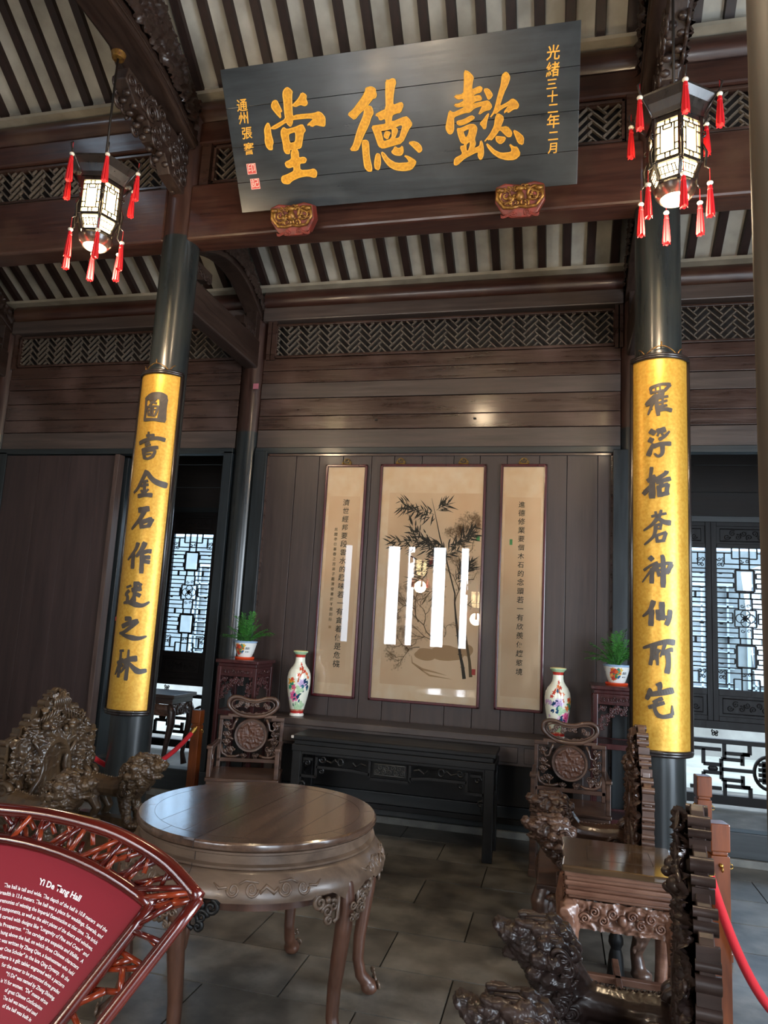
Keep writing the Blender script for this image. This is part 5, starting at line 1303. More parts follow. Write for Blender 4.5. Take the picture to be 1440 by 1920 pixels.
# ================================================================ CARVED CHAIRS
# ---- small armchairs with a round medallion
def armchair(loc, rz, lab):
    t = empty('medallion_armchair', loc, rz, lab, 'armchair', 'carved armchairs with round medallion backs')
    w_, d = .27, .22; sh = .46
    obj('seat', MB().box(-w_-.01, -d-.02, sh-.025, w_+.01, d, sh).box(-w_, -d-.01, sh-.05, w_, d-.01, sh-.025), W_rose, t, bevel=.006)
    m = MB().box(-w_-.005, -d-.012, sh-.13, w_+.005, -d+.012, sh-.05).box(-w_-.005, -d, sh-.13, -w_+.02, d, sh-.05).box(w_-.02, -d, sh-.13, w_+.005, d, sh-.05)
    obj('seat_apron', m, W_rose, t, bevel=.006)
    for sx in (-1, 1):
        for sy in (-1, 1):
            x = sx*(w_-.02); y = -d+.02 if sy < 0 else d-.025
            lg = obj('leg', MB().box(x-.024, y-.024, 0, x+.024, y+.024, sh-.05), W_rose, t, bevel=.006)
            obj('foot_block', MB().box(x-.03, y-.03, 0, x+.03, y+.03, .05), W_rose, lg, bevel=.006)
    m = MB()
    m.box(-w_+.02, -d+.01, .09, w_-.02, -d+.03, .12).box(-w_+.01, -d+.02, .09, -w_+.03, d-.02, .12).box(w_-.03, -d+.02, .09, w_-.01, d-.02, .12)
    obj('stretcher', m, W_rose, t, bevel=.003)
    yb = d-.025
    m = MB(); b = .03
    m.box(-w_+.005, yb-.015, sh, -w_+.005+b, yb+.015, .84).box(w_-.005-b, yb-.015, sh, w_-.005, yb+.015, .84)
    m.box(-w_+.005, yb-.015, .505, w_-.005, yb+.015, .535); 
    for s in (-1, 1): m.box(s*(w_-.005), yb-.015, .84, s*.16, yb+.015, .87).box(s*.20, yb-.012, .86, s*.10, yb+.012, .885)
    obj('back_frame', m, W_rose, t, bevel=.004)
    m = MB(); zc = .72; R = .135
    m.lathe([(0, -.012), (R-.02, -.012), (R-.018, -.022), (R-.004, -.024), (R, -.014), (R, .014), (0, .014)], 48, cap=False)
    m.v = [(x, z+yb, y+zc) for (x, y, z) in m.v]
    obj('medallion', m, W_rose, t, smooth=35)
    m = MB(); m.field(lambda u, v, h: (u, yb-.013-h*.012, v+zc), -R, R, -R, R, 60, 60, lambda u, v: carve(u*16, v*16, 2.2) if u*u+v*v < (R-.024)**2 else None)
    obj('medallion_relief', m, wood('medallion_brown', '3e2419', '5e3c2c', .42, 'x', 4), t, smooth=True)
    f = lambda u, v, w: (u, yb+w, v)
    m = MB()
    out = [(-.17, .915), (-.205, .955), (-.20, 1.0), (-.16, 1.025), (-.10, 1.02), (-.05, 1.0), (0, .995), (.05, 1.0), (.10, 1.02), (.16, 1.025), (.20, 1.0), (.205, .955), (.17, .915), (.10, .875), (0, .865), (-.10, .875)]
    q = smoothpoly(out, 2); m.tube([f(x, z, 0) for x, z in q], .017, 8, closed=True)
    q2 = [(x*.86, .945+(z-.945)*.72) for x, z in q]; m.tube([f(x, z, -.008) for x, z in q2], .006, 6, closed=True)
    obj('headrest_rim', m, W_rose, t, smooth=True)
    m = MB(); rnd = random.Random(5)
    for k in range(20):
        u = rnd.uniform(-.145, .145); m.spiral(f, u, .955+rnd.uniform(-.022, .025), rnd.uniform(.014, .022), 1.5, rnd.random()*6, rnd.choice((-1, 1)), .006)
    for k in range(9): m.spiral(f, -.12+.03*k, .88+.004*abs(k-4), .018, 1.6, 0, 1 if k % 2 else -1, .007)
    obj('headrest_carving', m, W_rose, t, smooth=True)
    for s in (-1, 1):
        m = MB()
        def cloud(u, v, r):
            for a in range(3): m.spiral(f, s*u+r*.7*cos(a*2.1+.5), v+r*.6*sin(a*2.1+.5), r*.75, 1.5, a, s, r*.26)
            m.ell(f(s*u, v, .0), (r*.8, .009, r*.6), 8, 6)
        cloud(.205, .80, .026); cloud(.20, .72, .026); cloud(.20, .66, .026); cloud(.16, .60, .028); cloud(.205, .585, .020); cloud(.05, .555, .020)
        m.tube([f(s*.20, .79, 0), f(s*.18, .755, 0), f(s*.15, .765, 0), f(s*.14, .81, 0), f(s*.12, .85, 0)], .011, 8)
        m.tube([f(s*.14, .68, 0), f(s*.16, .69, 0), f(s*.20, .70, 0)], .010, 8)
        m.tube([f(s*.235, .64, 0), f(s*.225, .57, 0), f(s*.18, .545, 0), f(s*.12, .545, 0), f(s*.08, .56, 0)], .011, 8)
        m.tube([f(s*.15, .58, 0), f(s*.15, .545, 0)], .010, 6)
        obj('cloud_scroll', m, W_rose, t, smooth=True)
        # armrest
        ar = obj('armrest', MB().box(s*(w_-.03), -d+.0, .655, s*(w_+.005), yb, .685).box(s*(w_-.03), -d+.0, sh, s*(w_+.005), -d+.04, .66).box(s*(w_-.035), -d-.015, .67, s*(w_+.012), -d+.07, .695), W_rose, t, bevel=.006)
        m = MB(); g = lambda u, v, w: (s*(w_-.012)+w, u, v)
        for k in range(9): m.spiral(g, -d+.09+.035*(k % 4), .50+.055*(k//3), .020, 1.5, k, 1 if k % 2 else -1, .008)
        m.tube([g(-d+.1, .48, 0), g(-d+.16, .54, 0), g(-d+.13, .60, 0), g(-d+.2, .65, 0)], .012, 8); m.ell(g(-d+.16, .61, 0), (.014, .02, .02), 8, 6)
        obj('armrest_carving', m, W_rose, ar, smooth=True)
    return t
armchair((-2.40, 5.55, 0), radians(17), 'carved armchair with round medallion back left of the black table')
armchair((.10, 5.68, 0), 0, 'carved armchair with round medallion back right of the black table')

# ---- lion shaped armrest
def bighead(m, hs):
    out = []
    for (x, y, z) in m.v:
        s = max(0, min(1, (x-.27)/.08)); s = s*s*(3-2*s); k = 1+(hs-1)*s; out.append((.32+(x-.32)*k if x > .32 else x, y*k, .09+(z-.09)*k if z > 0 else z))
    m.v = out
def lion_mesh(hs):
    m = MB()
    # body from the back (x=0) to the chest (x=.36)
    m.tube([(-.02,0,.02),(.06,0,.035),(.16,0,.03),(.25,0,.035),(.32,0,.06),(.36,0,.10)], [.055,.068,.060,.062,.062,.056], 14)
    for s in (-1, 1):
        m.ell((.07, s*.04, -.005), (.075, .035, .075), 12, 10)        # haunch
        m.tube([(.10, s*.045, -.04), (.14, s*.05, -.10), (.11, s*.05, -.16)], [.038, .028, .024], 8); m.ell((.13, s*.05, -.17), (.045, .026, .02), 8, 6)
        m.ell((.31, s*.04, .01), (.05, .032, .07), 12, 8)
        m.tube([(.31, s*.045, -.02), (.33, s*.045, -.09), (.35, s*.045, -.155)], [.034, .026, .022], 8); m.ell((.37, s*.045, -.168), (.042, .026, .02), 8, 6)
    m.tube([(.31,0,.05),(.355,0,.11),(.39,0,.155)], [.075,.080,.070], 12)
    m.ell((.405, 0, .165), (.070, .068, .066), 14, 10)
    m.ell((.460, 0, .190), (.048, .048, .032), 12, 8); m.ell((.452, 0, .135), (.040, .040, .018), 10, 8); m.ell((.497, 0, .208), (.022, .030, .020), 10, 8); m.ell((.42, 0, .16), (.04, .03, .05), 8, 6)
    for s in (-1, 1):
        m.ell((.44, s*.034, .215), (.02, .017, .017), 8, 6); m.ell((.425, s*.036, .235), (.035, .014, .010), 8, 6)
        m.ell((.385, s*.05, .225), (.028, .014, .018), 8, 6)
    # mane: rows of curls
    for ring, (cx, cz, rr) in enumerate(((.385,.165,.068), (.355,.14,.076), (.325,.11,.076))):
        for k in range(11):
            a = k*2*pi/11+ring*.3; m.ell((cx-.02*sin(a), rr*1.15*cos(a), cz-.005+rr*1.12*sin(a)), .024, 8, 6)
    for k in range(5): m.ell((.43-.02*k, 0, .115-.012*k), .02, 8, 6)
    # tail curl against the chair back
    for s in (-1, 1): m.spiral(lambda u, v, w: (u, s*.03+w, v), .0, .10, .045, 1.6, 0, 1, .02)
    for k in range(13): m.ell((.05+.022*k, 0, .105-.018*sin(k*pi/12)), (.012, .010, .010), 6, 5)
    bighead(m, hs); me = fused(m, .0048, 'lion_body', 1)
    nr = [v.normal.copy() for v in me.vertices]; cs = [v.co.copy() for v in me.vertices]; flat = []
    for c_, n_ in zip(cs, nr):
        k = max(.12, min(1, (c_.x-.26)/.08)); c_ = c_+n_*((carve(c_.x*26+9*c_.y, c_.z*26, 4.0)-.30)*.011*k); flat += [c_.x, c_.y, c_.z]
    me.vertices.foreach_set('co', flat); me.update()
    return me
def lion_detail(hs):
    m = MB()
    for s in (-1, 1):
        f = lambda u, v, w: (u, s*(.076+w), v)
        m.spiral(f, .07, .0, .045, 2.0, 0, 1, .008); f2 = lambda u, v, w: (u, s*(.072+w), v); m.spiral(f2, .31, .02, .032, 1.8, 1, -1, .007)
        for k in range(6): m.tube([(.43-.008*k, s*(.012+.009*k), .240-.005*k), (.385-.008*k, s*(.016+.010*k), .248-.006*k), (.335-.006*k, s*(.018+.011*k), .232-.008*k)], [.006, .008, .003], 6)
        for k in range(10):
            a = .4+k*.33; m.spiral(lambda u, v, w: (u, s*(.089+w), v), .345-.03*sin(a), .115+.075*cos(a), .022, 1.6, k, 1, .007)
        m.ell((.452, s*.045, .218), .009, 8, 6)
        for k in range(6): m.tube([(.475-.018*k, s*(.020+.004*k), .172), (.475-.018*k, s*(.024+.004*k), .155)], [.005, .002], 5)
    for k in range(18): m.ell((.045+.0165*k, .0, .112-.018*sin(k*pi/17)), .0065, 6, 5)
    bighead(m, hs); return m.mesh('lion_curls')
LIONS = {}
for hs in (1.12, 1.22):
    LIONS[hs] = (lion_mesh(hs), lion_detail(hs)); LIONS[hs][1].shade_smooth(); LIONS[hs][0].materials.append(W_rose); LIONS[hs][1].materials.append(W_rose)
LEGM = None
def back_w(z):
    K = [(.42, .24), (.55, .27), (.65, .315), (.78, .33), (.94, .33), (.955, .26), (1.0, .255), (1.01, .20), (1.05, .195), (1.06, .15), (1.10, .14), (1.11, .09), (1.15, .08), (1.20, .02), (1.21, 0)]
    for i in range(len(K)-1):
        if K[i][0] <= z <= K[i+1][0]:
            s = (z-K[i][0])/(K[i+1][0]-K[i][0]); return K[i][1]+(K[i+1][1]-K[i][1])*s
    return 0
def dragon_chair(loc, rz, lab, mat, seed, lz=.495, ls=.90, hs=1.12):
    """local +x is the front, back plate at x = -.27"""
    LION, LION_D = LIONS[hs]
    t = empty('dragon_armchair', loc, rz, lab, 'armchair', 'massive carved armchairs with lion armrests')
    sh = .40
    m = MB().box(-.28, -.34, sh-.03, .28, .34, sh).box(-.27, -.325, sh-.055, .265, .325, sh-.03).box(-.275, -.335, sh-.075, .275, .335, sh-.055).box(-.265, -.32, sh-.10, .26, .32, sh-.075)
    obj('seat', m, mat, t, bevel=.008)
    # apron reliefs
    for (fn, u0, u1) in ((lambda u, v, h: (.26+h*.03, u, v), -.32, .32), (lambda u, v, h: (u, .32+h*.03, v), -.26, .26), (lambda u, v, h: (u, -.32-h*.03, v), -.26, .26)):
        m = MB(); m.field(fn, u0, u1, .22, .37, 70, 20, lambda u, v: carve(u*11, v*11, seed+3) if v > .25+.09*(1-abs((u-(u0+u1)/2)/((u1-u0)/2)))**.5*.9-.03 else None)
        obj('carved_apron', m, mat, t, smooth=True)
    # legs
    for sx in (-1, 1):
        for sy in (-1, 1):
            x0 = .235 if sx > 0 else -.23; y0 = sy*.29; o = sx*.02; oy = sy*.02
            m = MB(); m.tube([(x0,y0,.38),(x0+o,y0+oy,.31),(x0+o*.8,y0+oy*.8,.22),(x0-o*.5,y0-oy*.5,.12),(x0,y0,.05)], [.05,.056,.045,.032,.036], 10)
            m.ell((x0+o*.6, y0+oy*.6, .03), (.055, .05, .03), 10, 8)
            for k in range(3): m.ell((x0+o*.6+.03*sx, y0+(k-1)*.028, .02), (.024, .015, .02), 8, 6)
            for k in range(6): m.spiral(lambda u, v, w: (u, y0+sy*(.05+w), v), x0+.015*(k % 2), .33-.035*k, .02, 1.4, k, 1, .008)
            obj('leg', fused(m, .008, 'leg', 1), mat, t)
    # back plate
    xb = -.265; th = .05
    ol = []
    z = .42
    while z < 1.208: ol.append((back_w(z)+.010*noise.noise(Vector((z*22, seed, 0))), z)); z += .0125
    poly = [(-u, v) for u, v in ol]+[(u, v) for u, v in ol[::-1]]
    obj('back_plate', MB().prism(poly, lambda u, v, w: (w, u, v), xb-th/2, xb+th/2-.012), mat, t, bevel=.003)
    m = MB()
    def hf(u, v):
        bw = back_w(v)
        if bw <= .012 or abs(u) > bw-.006: return None
        h = carve(u*9, v*9, seed)*1.0
        ov = (u/.115)**2+((v-.72)/.19)**2      # smoother oval panel with a rim
        if ov < .8: h = h*.3-.25
        elif ov < 1.15: h = .75
        return h+.35*(1-abs(u)/bw)*.4
    m.field(lambda u, v, h: (xb+th/2-.012+h*.055, u, v), -.345, .345, .42, 1.21, 120, 140, hf)
    obj('dragon_relief', m, mat, t, smooth=True)
    # bosses, heads and coils standing proud of the relief
    m = MB(); rnd = random.Random(seed); f = lambda u, v, w: (xb+th/2+.02+w, u, v)
    for k in range(46):
        v = rnd.uniform(.46, 1.12); bw = back_w(v); u = rnd.uniform(-bw+.02, bw-.02)
        if (u/.115)**2+((v-.72)/.19)**2 < 1.1: continue
        r = rnd.uniform(.014, .03)
        if k % 3: m.spiral(f, u, v, r, 1.6, rnd.random()*6, rnd.choice((-1, 1)), .009)
        else: m.ell(f(u, v, 0), (.018, r*.7, r*.8), 8, 6)
    for s in (-1, 1):
        pts = [f(s*(.13+.05*sin(k*.9)), .48+.055*k, .004*sin(k*2)) for k in range(9)]; m.tube(pts, [.016, .022, .02, .022, .018, .016, .014, .012, .01], 8)
        m.ell(f(s*.10, 1.0, .01), (.03, .035, .028), 10, 8); m.ell(f(s*.075, .985, .03), (.02, .022, .016), 8, 6)
        for k in range(7): m.tube([f(s*(.05+.02*k), 1.02, 0), f(s*(.03+.022*k), 1.08-.006*k, .01), f(s*(.02+.02*k), 1.13-.018*k, 0)], [.008, .007, .003], 6)
    for k in range(9): m.tube([f(-.05+.0125*k, 1.08, 0), f(-.06+.015*k, 1.14, .01), f(-.03+.0075*k, 1.19-.003*abs(k-4)**1.5, 0)], [.008, .007, .003], 6)
    obj('dragon_heads', m, mat, t, smooth=True)
    # stacked roll mouldings down both edges of the plate
    for s in (-1, 1):
        z = .44; k = 0
        while z < 1.19:
            bw = back_w(z); r = rnd.choice((.011, .014, .018, .022)); 
            m = MB()
            if bw > .03:
                if k % 3 == 2: m.box(xb-th/2-.012, s*(bw-.012), z-r, xb+th/2-.004, s*(bw+.004), z+r)
                else: m.tube([(xb-th/2-.014, s*(bw-.004), z), (xb+th/2-.002, s*(bw-.004), z)], r, 10)
                obj('edge_roll', m, mat, t, smooth=40)
            z += r*1.9; k += 1
    # lions
    for s in (-1, 1):
        o = obj('lion_armrest', LION, None, t, loc=(-.24, s*.29, lz)); q = obj('lion_curls', LION_D, None, o, kind='stuff'); o.scale = (1.12, 1, ls)
        for z_ in (o, q): z_.material_slots[0].link = 'OBJECT'; z_.material_slots[0].material = mat
        obj('arm_plinth', MB().box(-.25, s*.255, sh, .18, s*.325, sh+.05), mat, t, bevel=.006)
    return t
W_left = wood('carved_rosewood_left', '33251c', '57442f', .34, 'z', 4, .3, .3, .12, 6)
dragon_chair((-2.66, 3.82, 0), radians(-8), 'massive carved armchair with tall dragon back left of the round table', W_left, 1.7, .585, .92)
dragon_chair((.19, 4.42, 0), radians(180), 'carved lion armchair seen edge on, between the tea table and the right column', W_rose, 4.4)
dragon_chair((.145, 2.47, 0), radians(174), 'nearest dark carved lion armchair, its ridged back at the lower right', W_rose_dk, 7.7, .44, .94, 1.22)

# ---- square tea table between the two right chairs
t = empty('tea_table', (.285, 3.66, 0), label='small square carved tea table between the two lion armchairs', cat='table')
hw, hd, H = .255, .23, .70
m = MB()
edge = [(-hw, -hd), (-hw*.5, -hd-.004), (0, -hd+.004), (hw*.5, -hd-.006), (hw-.012, -hd), (hw, -hd+.02), (hw-.012, -.11), (hw-.004, -.07), (hw-.012, 0), (hw-.004, .07), (hw-.012, .13), (hw-.004, hd-.02), (hw-.02, hd), (-hw, hd), (-hw+.008, .1), (-hw, 0), (-hw+.008, -.1)]
m.prism(edge, lambda u, v, w: (u, v, w), H-.028, H)
obj('table_top', m, wood('tea_table_top', '3a2a1e', '5c4630', .10, 'x', 2, .03, 1.0, .04, 10), t, bevel=.008)
m = MB(); m.box(-.14, -.10, H-.001, .14, -.0985, H+.0006).box(-.14, .0985, H-.001, .14, .10, H+.0006).box(-.14, -.10, H-.001, -.1385, .10, H+.0006).box(.1385, -.10, H-.001, .14, .10, H+.0006)
obj('inlay_joints', m, M_joint, t)
W_tea = wood('tea_table_wood', '5a382a', '8a6450', .34, 'x', 4, .25, .3, .1, 6)
m = MB(); z = H-.028
for k, (o, h) in enumerate(((.012, .020), (.022, .018), (.014, .020), (.026, .018), (.018, .022), (.03, .014))):
    m.box(-hw+o, -hd+o, z-h, hw-o, hd-o, z); z -= h
obj('stepped_waist', m, W_tea, t, bevel=.006)
zt = z
for (fn, u0, u1) in ((lambda u, v, h: (u, -hd+.03-h*.022, v), -hw+.05, hw-.05), (lambda u, v, h: (-hw+.03-h*.022, u, v), -hd+.05, hd-.05), (lambda u, v, h: (hw-.03+h*.022, u, v), -hd+.05, hd-.05), (lambda u, v, h: (u, hd-.03+h*.022, v), -hw+.05, hw-.05)):
    m = MB(); m.field(fn, u0, u1, zt-.115, zt, 60, 24, lambda u, v: carve(u*14, v*14, 6.1)+.1); obj('carved_apron', m, W_tea, t, smooth=True)
m = MB(); m.ell((0, -hd+.005, zt-.06), (.02, .012, .022), 10, 8); f = lambda u, v, w: (u, -hd+.012+w, v)
for s in (-1, 1):
    for k in range(4): m.spiral(f, s*(.04+.038*k), zt-.05-(.02 if k % 2 else -.01), .022, 1.7, k, s, .006)
obj('apron_scrollwork', m, W_tea, t, smooth=True)
for sx in (-1, 1):
    for sy in (-1, 1):
        x0 = sx*(hw-.05); y0 = sy*(hd-.05); ox = sx*.022; oy = sy*.022
        m = MB(); m.box(x0-.034, y0-.034, zt-.12, x0+.034, y0+.034, zt-.003)
        m.tube([(x0+ox*.6, y0+oy*.6, zt-.02), (x0+ox, y0+oy, zt-.12), (x0+ox, y0+oy, zt-.22), (x0+ox*.2, y0+oy*.2, .20), (x0-ox*.2, y0-oy*.2, .10), (x0+ox*.4, y0+oy*.4, .045)], [.042, .052, .046, .032, .028, .034], 10)
        m.ell((x0+ox, y0+oy, .028), (.045, .045, .028), 10, 8)
        for k in range(7): m.spiral(lambda u, v, w: (u, y0+oy+sy*(.042+w), v), x0+ox+.016*(1 if k % 2 else -1), zt-.05-.032*k, .022, 1.5, k, 1, .008)
        obj('leg', fused(m, .007, 'leg', 1), W_tea, t)
m = MB().box(-hw+.04, -.015, .16, hw-.04, .015, .19).box(-.015, -hd+.04, .16, .015, hd-.04, .19)
obj('stretcher', m, W_tea, t, bevel=.004)

# small dark finial of a standing ornament below the tea table
t = empty('bud_finial', (.30, 3.985, 0), label='small black lotus-bud finial standing behind the tea table legs', cat='ornament')
obj('bud', MB().lathe([(0,.30),(.004,.295),(.016,.27),(.034,.235),(.036,.21),(.024,.185),(.026,.18)], 24, cap=False), W_blk, t, smooth=True)
obj('stem', MB().lathe([(.026,.18),(.034,.15),(.04,.08),(.05,.02),(.05,0)], 24), W_blk, t, smooth=40)

# ================================================================ BARRIER POSTS AND ROPES
M_velvet = plain('red_velvet_rope', 'a80314', .85, noise_sc=80, bump=.15)
try: M_velvet.node_tree.nodes['Principled BSDF'].inputs['Sheen Weight'].default_value = .1
except Exception: pass
def post(x, y, h, rz, lab, hooks=()):
    t = empty('barrier_post', (x, y, 0), rz, lab, 'barrier post', 'wooden barrier posts'); a = .038
    m = MB().box(-a, -a, .03, a, a, h-.125).box(-a+.006, -a+.006, h-.125, a-.006, a-.006, h-.11)
    obj('shaft', m, W_post, t, bevel=.004)
    obj('post_cap', MB().box(-a-.002, -a-.002, h-.11, a+.002, a+.002, h), W_post, t, bevel=.006)
    obj('foot', MB().box(-.14, -.03, 0, .14, .03, .05), W_post, t, bevel=.008); obj('foot', MB().box(-.03, -.14, .0, .03, .14, .045), W_post, t, bevel=.008)
    m = MB()
    for (dx, dy) in ((1, 0), (-1, 0), (0, 1), (0, -1)):
        m.ell((dx*(a+.006), dy*(a+.006), h-.16), .009, 8, 6); m.tube([(dx*(a+.014)+.010*cos(k)*abs(dx)+.0*k, dy*(a+.014)+.010*cos(k)*abs(dy), h-.172+.010*sin(k)) for k in (0, 1, 2, 3, 4, 5, 6)], .0025, 5)
    obj('brass_hook', m, M_brass, t, smooth=True)
post(.80, 4.52, .95, .1, 'wooden barrier post behind the right column, the farther of the two on the right')
post(.655, 3.40, .955, .15, 'orange-brown wooden barrier post beside the nearest lion chair')
post(-2.93, 5.70, .89, 0, 'wooden barrier post behind the left medallion armchair')
post(-3.36, 4.62, .86, .0, 'wooden barrier post behind the dragon armchair, left of the gold board')
post(-3.42, 3.98, .83, .1, 'wooden barrier post at the left edge of the view')
post(1.24, 3.2, .9, 0, 'wooden barrier post outside the right edge of the view')
def rope(p, q, sag, lab, r=.019, bias=.5):
    P, Q = Vector(p), Vector(q); t = empty('velvet_rope', p, label=lab, cat='rope', group='red velvet barrier ropes'); n = 28; pts = []
    for i in range(n+1):
        s = i/n; v = P.lerp(Q, s)-P; v.z -= sag*4*s*(1-s); pts.append(v)
    obj('rope', MB().tube(pts, r, 12), M_velvet, t, smooth=True)
    m = MB(); 
    for a, b in ((pts[0], pts[1]), (pts[-1], pts[-2])):
        d = (b-a).normalized(); m.tube([a-d*.01, a+d*.04], r*1.15, 12); m.tube([a-d*.03, a-d*.005], .006, 8)
    obj('brass_end', m, M_brass, t, smooth=40)
rope((.600, 3.33, .80), (1.185, 3.2, .75), .5, 'red velvet rope sagging from the post at the right edge')
rope((-2.90, 5.60, .745), (-3.33, 4.70, .72), .25, 'red velvet rope passing behind the left column')

# ================================================================ REAR PASSAGE TABLE
t = empty('side_table', (-4.42, 7.3, .02), label='dark carved side table in the passage behind the left doorway', cat='table')
obj('table_top', MB().box(-.55, -.25, .76, .50, .25, .80), W_rose_dk, t, bevel=.006); obj('waist', MB().box(-.52, -.22, .70, .47, .22, .76), W_rose_dk, t, bevel=.004)
for (fn, u0, u1) in ((lambda u, v, h: (u, -.225-h*.02, v), -.5, .45), (lambda u, v, h: (.472+h*.02, u, v), -.2, .2)):
    m = MB(); m.field(fn, u0, u1, .58, .70, 60, 16, lambda u, v: carve(u*10, v*10, 3)); obj('carved_apron', m, W_rose, t, smooth=True)
for sx in (-.48, .43):
    for sy in (-.2, .2):
        m = MB(); m.tube([(sx,sy,.70),(sx+.03,sy,.62),(sx+.035,sy,.5),(sx-.0,sy,.3),(sx-.02,sy,.15),(sx+.01,sy,.03)], [.035,.045,.04,.028,.024,.034], 10); obj('leg', m, W_rose_dk, t, smooth=True)

# ================================================================ FAN-SHAPED INFORMATION SIGN
W_fan = wood('fan_frame_red_bamboo', '360a07', '58160c', .2, 'x', 4, .1, .7, .06, 5)
W_stick = wood('fan_stick_orange_red', '5a1a0c', '8c3414', .22, 'z', 5, .1, .6, .06, 5)
M_fan = plain('crimson_sign_plate', '7a0a20', .5, spec=.2); M_white = plain('white_print', 'f2ecec', .6)
# plane of the sign: leaning back like a lectern
fo = Vector((-.62, .98, 1.12)); tilt = radians(27)
fu = Vector((1, .06, 0)).normalized(); fv = Vector((-fu.y*-sin(tilt), sin(tilt), cos(tilt))).normalized(); fv = (fv-fu*fv.dot(fu)).normalized(); fn_ = fu.cross(fv)
fs = empty('fan_sign', (0,0,0), label='crimson fan-shaped information sign in a red bamboo frame, lower left', cat='sign')
fs.matrix_world = Matrix(((fu.x, fv.x, fn_.x, fo.x), (fu.y, fv.y, fn_.y, fo.y), (fu.z, fv.z, fn_.z, fo.z), (0,0,0,1)))
def fm(px, py):
    d = RX*0+Vector(((px-720)/F, (py-960)/F, 1.0)); wv = Vector((RX.x*d.x+RY.x*d.y+RZ.x*d.z, RX.y*d.x+RY.y*d.y+RZ.y*d.z, RX.z*d.x+RY.z*d.y+RZ.z*d.z))
    k = (fo-EYE).dot(fn_)/wv.dot(fn_); p = EYE+wv*k-fo; return (p.dot(fu), p.dot(fv))
CXf, CYf = -75.0, 2105.0
def pol(r, deg): a = radians(deg); return fm(CXf+r*sin(a), CYf-r*cos(a))
outer = [(-75, 1512), (0, 1519), (96, 1530), (192, 1554), (256, 1582), (320, 1624), (376, 1686)]
mir = lambda P: [(-150-x, y) for x, y in P[::-1]][:-1]+P
O = [fm(x, y) for x, y in mir(outer)]
I = [pol(536+8*abs(a)/42, a) for a in [-42+84*k/24 for k in range(25)]]
def down(px, py, px2, py2, n=8): return [fm(px+(px2-px)*i/n, py+(py2-py)*i/n) for i in range(n+1)]
OR_ = down(376, 1686, 40, 2118); IR_ = down(288, 1697, 20, 2040); OL_ = down(-526, 1686, -190, 2118); IL_ = down(-438, 1697, -170, 2040)
m = MB()
# plate
pl = [pol(538+6*abs(a)/42, a) for a in [-42+84*k/28 for k in range(29)]]+[pol(120, a) for a in (42, 20, 0, -20, -42)]
obj('sign_plate', MB().prism(pl, lambda u, v, w: (u, v, w), -.012, 0), M_fan, fs)
def smooth_path(P, n=4):
    Q = [Vector((a, b, 0)) for a, b in P]; out = []
    for i in range(len(Q)-1):
        p0 = Q[max(0, i-1)]; p1 = Q[i]; p2 = Q[i+1]; p3 = Q[min(len(Q)-1, i+2)]
        for j in range(n):
            s = j/n; out.append(.5*((2*p1)+(p2-p0)*s+(2*p0-5*p1+4*p2-p3)*s*s+(3*p1-p0-3*p2+p3)*s*s*s))
    out.append(Q[-1]); return [(p.x, p.y) for p in out]
for nm, P, r in (('outer_arc', smooth_path(O), .0108), ('inner_arc', I, .0095), ('outer_side', OR_, .0095), ('outer_side', OL_, .0095), ('inner_side', IR_, .0098), ('inner_side', IL_, .0098)):
    obj(nm, MB().tube([(u, v, .006) for u, v in P], r, 12, up=(0, 0, 1)), W_fan, fs, smooth=True)
m = MB().tube([(u, v, .006) for u, v in [pol(122, a) for a in range(-42, 43, 6)]], .012, 10)
obj('bottom_arc', m, W_fan, fs, smooth=True)
# short bamboo sticks between the double frame
rnd = random.Random(21)
def arcpt(path, s):
    L = [0]
    for i in range(len(path)-1): L.append(L[-1]+sqrt((path[i+1][0]-path[i][0])**2+(path[i+1][1]-path[i][1])**2))
    d = s*L[-1]
    for i in range(len(path)-1):
        if L[i+1] >= d: k = (d-L[i])/(L[i+1]-L[i]+1e-9); return (path[i][0]+(path[i+1][0]-path[i][0])*k, path[i][1]+(path[i+1][1]-path[i][1])*k)
    return path[-1]
SO = smooth_path(O)
def stick(p, q, z, r=.0045): obj('bamboo_stick', MB().tube([(p[0], p[1], z), (q[0], q[1], z)], r, 7), W_stick if rnd.random() < .7 else W_fan, fs, smooth=True)
N_ = 44
for k in range(N_):
    s = (k+.5)/N_; 
    if s < .42 and k % 2: continue
    stick(arcpt(I, min(1, max(0, s+rnd.uniform(-.012, .012)))), arcpt(SO, min(1, max(0, s+rnd.choice((-1, 1))*rnd.uniform(.015, .04)))), rnd.uniform(-.004, .012))
    a = arcpt(I, s); b = arcpt(SO, min(1, s+.022)); c = arcpt(I, min(1, s+.03)); 
    p = (a[0]*.5+b[0]*.5, a[1]*.5+b[1]*.5); q = arcpt(SO, max(0, s-.02)) if k % 2 else c
    stick(p, q, rnd.uniform(-.006, .01), .004)
for (A_, B_) in ((IR_, OR_), (IL_, OL_)):
    for k in range(9):
        s = (k+.4)/9; a = arcpt(A_, s); b = arcpt(B_, min(1, s*1.0+rnd.choice((-.05, .06)))); stick(a, b, rnd.uniform(-.004, .01))
        p = (a[0]*.5+b[0]*.5, a[1]*.5+b[1]*.5); stick(p, arcpt(B_ if k % 2 else A_, min(1, s+.09)), rnd.uniform(-.004, .01), .005)
stick(I[-1], SO[-1], .004, .006); stick(I[0], SO[0], .004, .006)
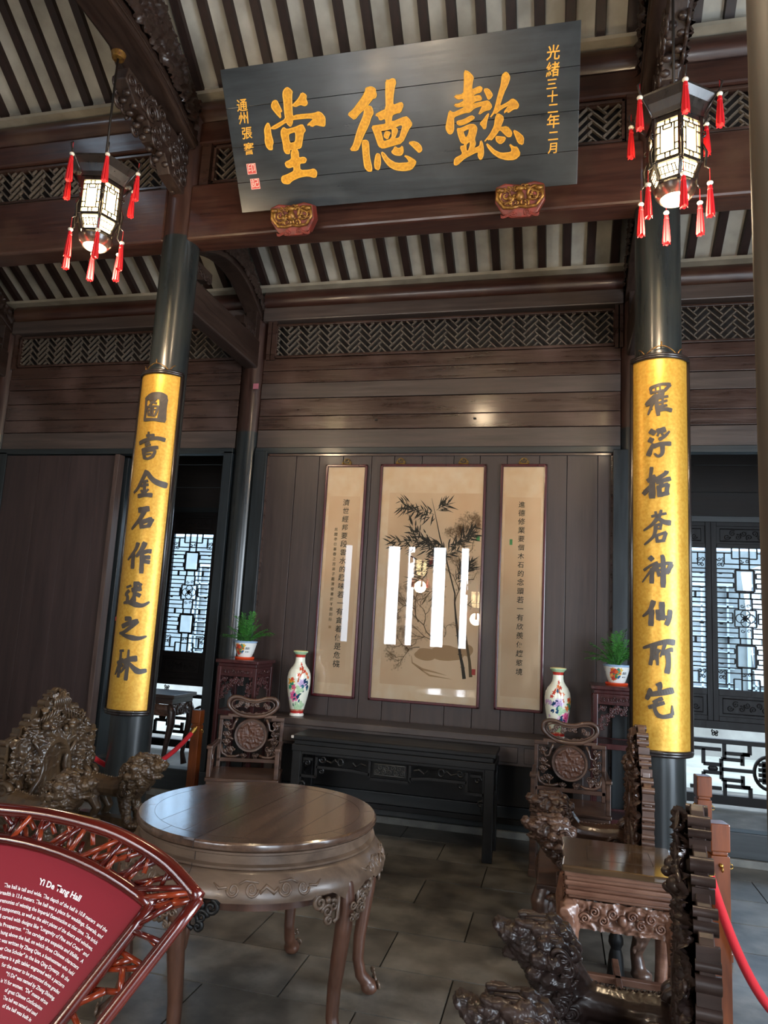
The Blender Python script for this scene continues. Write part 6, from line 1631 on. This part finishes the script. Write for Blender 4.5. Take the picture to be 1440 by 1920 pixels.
# lettering set along arcs
def arctext(body, r, a_end, size_px, name, bold=0.0, a_start=None, maxw=None):
    me = glyph(body, 1.0, 0.0, 'LEFT', bold, 0.0).copy(); xs = [v.co.x for v in me.vertices]; 
    if not xs: return
    x0, x1 = min(xs), max(xs); sc = size_px
    wdt = (x1-x0)*sc
    if a_start is not None: span = radians(a_end-a_start); sc_x = span*r/(x1-x0)
    else: sc_x = sc*.86
    for v in me.vertices:
        an = radians(a_end)-(x1-v.co.x)*sc_x/r; rr = r+v.co.y*sc
        px = CXf+rr*sin(an); py = CYf-rr*cos(an); u, vv = fm(px, py); v.co = (u, vv, .0012)
    me.materials.append(M_white); o = bpy.data.objects.new(name, me); COL.objects.link(o); o.parent = fs
arctext('Yi De Tang Hall', 476, 28.4, 17, 'title_lettering', .028, 18.2)
LN = ['The hall is tall and wide. The depth of the hall is 10.8 meters  and the', 'breadth is 13.6 meters. The hall was a place for weddings, funerals, and', 'ceremonies of winning the Imperial Examination at that time. The brick', 'and wood components, as well as the skirt plates of the doors and windows,', 'are all carved with designs like "Longevity of Pine and Crane"  and', '"The Nation is Prosperous. " The carvings are exquisite and lifelike.  A', 'horizontal board is hung above the hall, on which three Chinese characters', 'are written. It was written by Zhang Qian, a businessman who held', 'the title of "Number One Scholar" in the late Qing Dynasty.  In the', 'center there is a gilt tablet engraved with a pattern', 'for the owner to be promoted three grades', '"Yi De" was named by Zhang Shiming,', 'is Yi for women.  "De" means virtue', 'of great Chinese Confucianism', 'The hall was named and used', 'of the hall was built in']
for k, s in enumerate(LN):
    r = 453-14.6*k
    arctext(s, r, 37.6 if k < 12 else 37-.5*(k-11), 10.8, 'text_line', .016, a_start=37.6-27.2*len(s)/73*455/r)
# stand
u0, v0 = fm(-75, 1980)
obj('stand_post', MB().box(u0-.03, v0-.09, -.05, u0+.03, v0+.16, -.012), W_fan, fs, bevel=.004)
bt = fs.matrix_world @ Vector((u0, v0-.05, -.045))
t2 = MB().box(bt.x-.03, bt.y-.03, 0.04, bt.x+.03, bt.y+.03, bt.z+.05).box(bt.x-.2, bt.y-.2, 0, bt.x+.2, bt.y+.2, .04)
o = obj('stand_base', t2, W_fan, fs, bevel=.006); o.matrix_parent_inverse = fs.matrix_world.inverted()
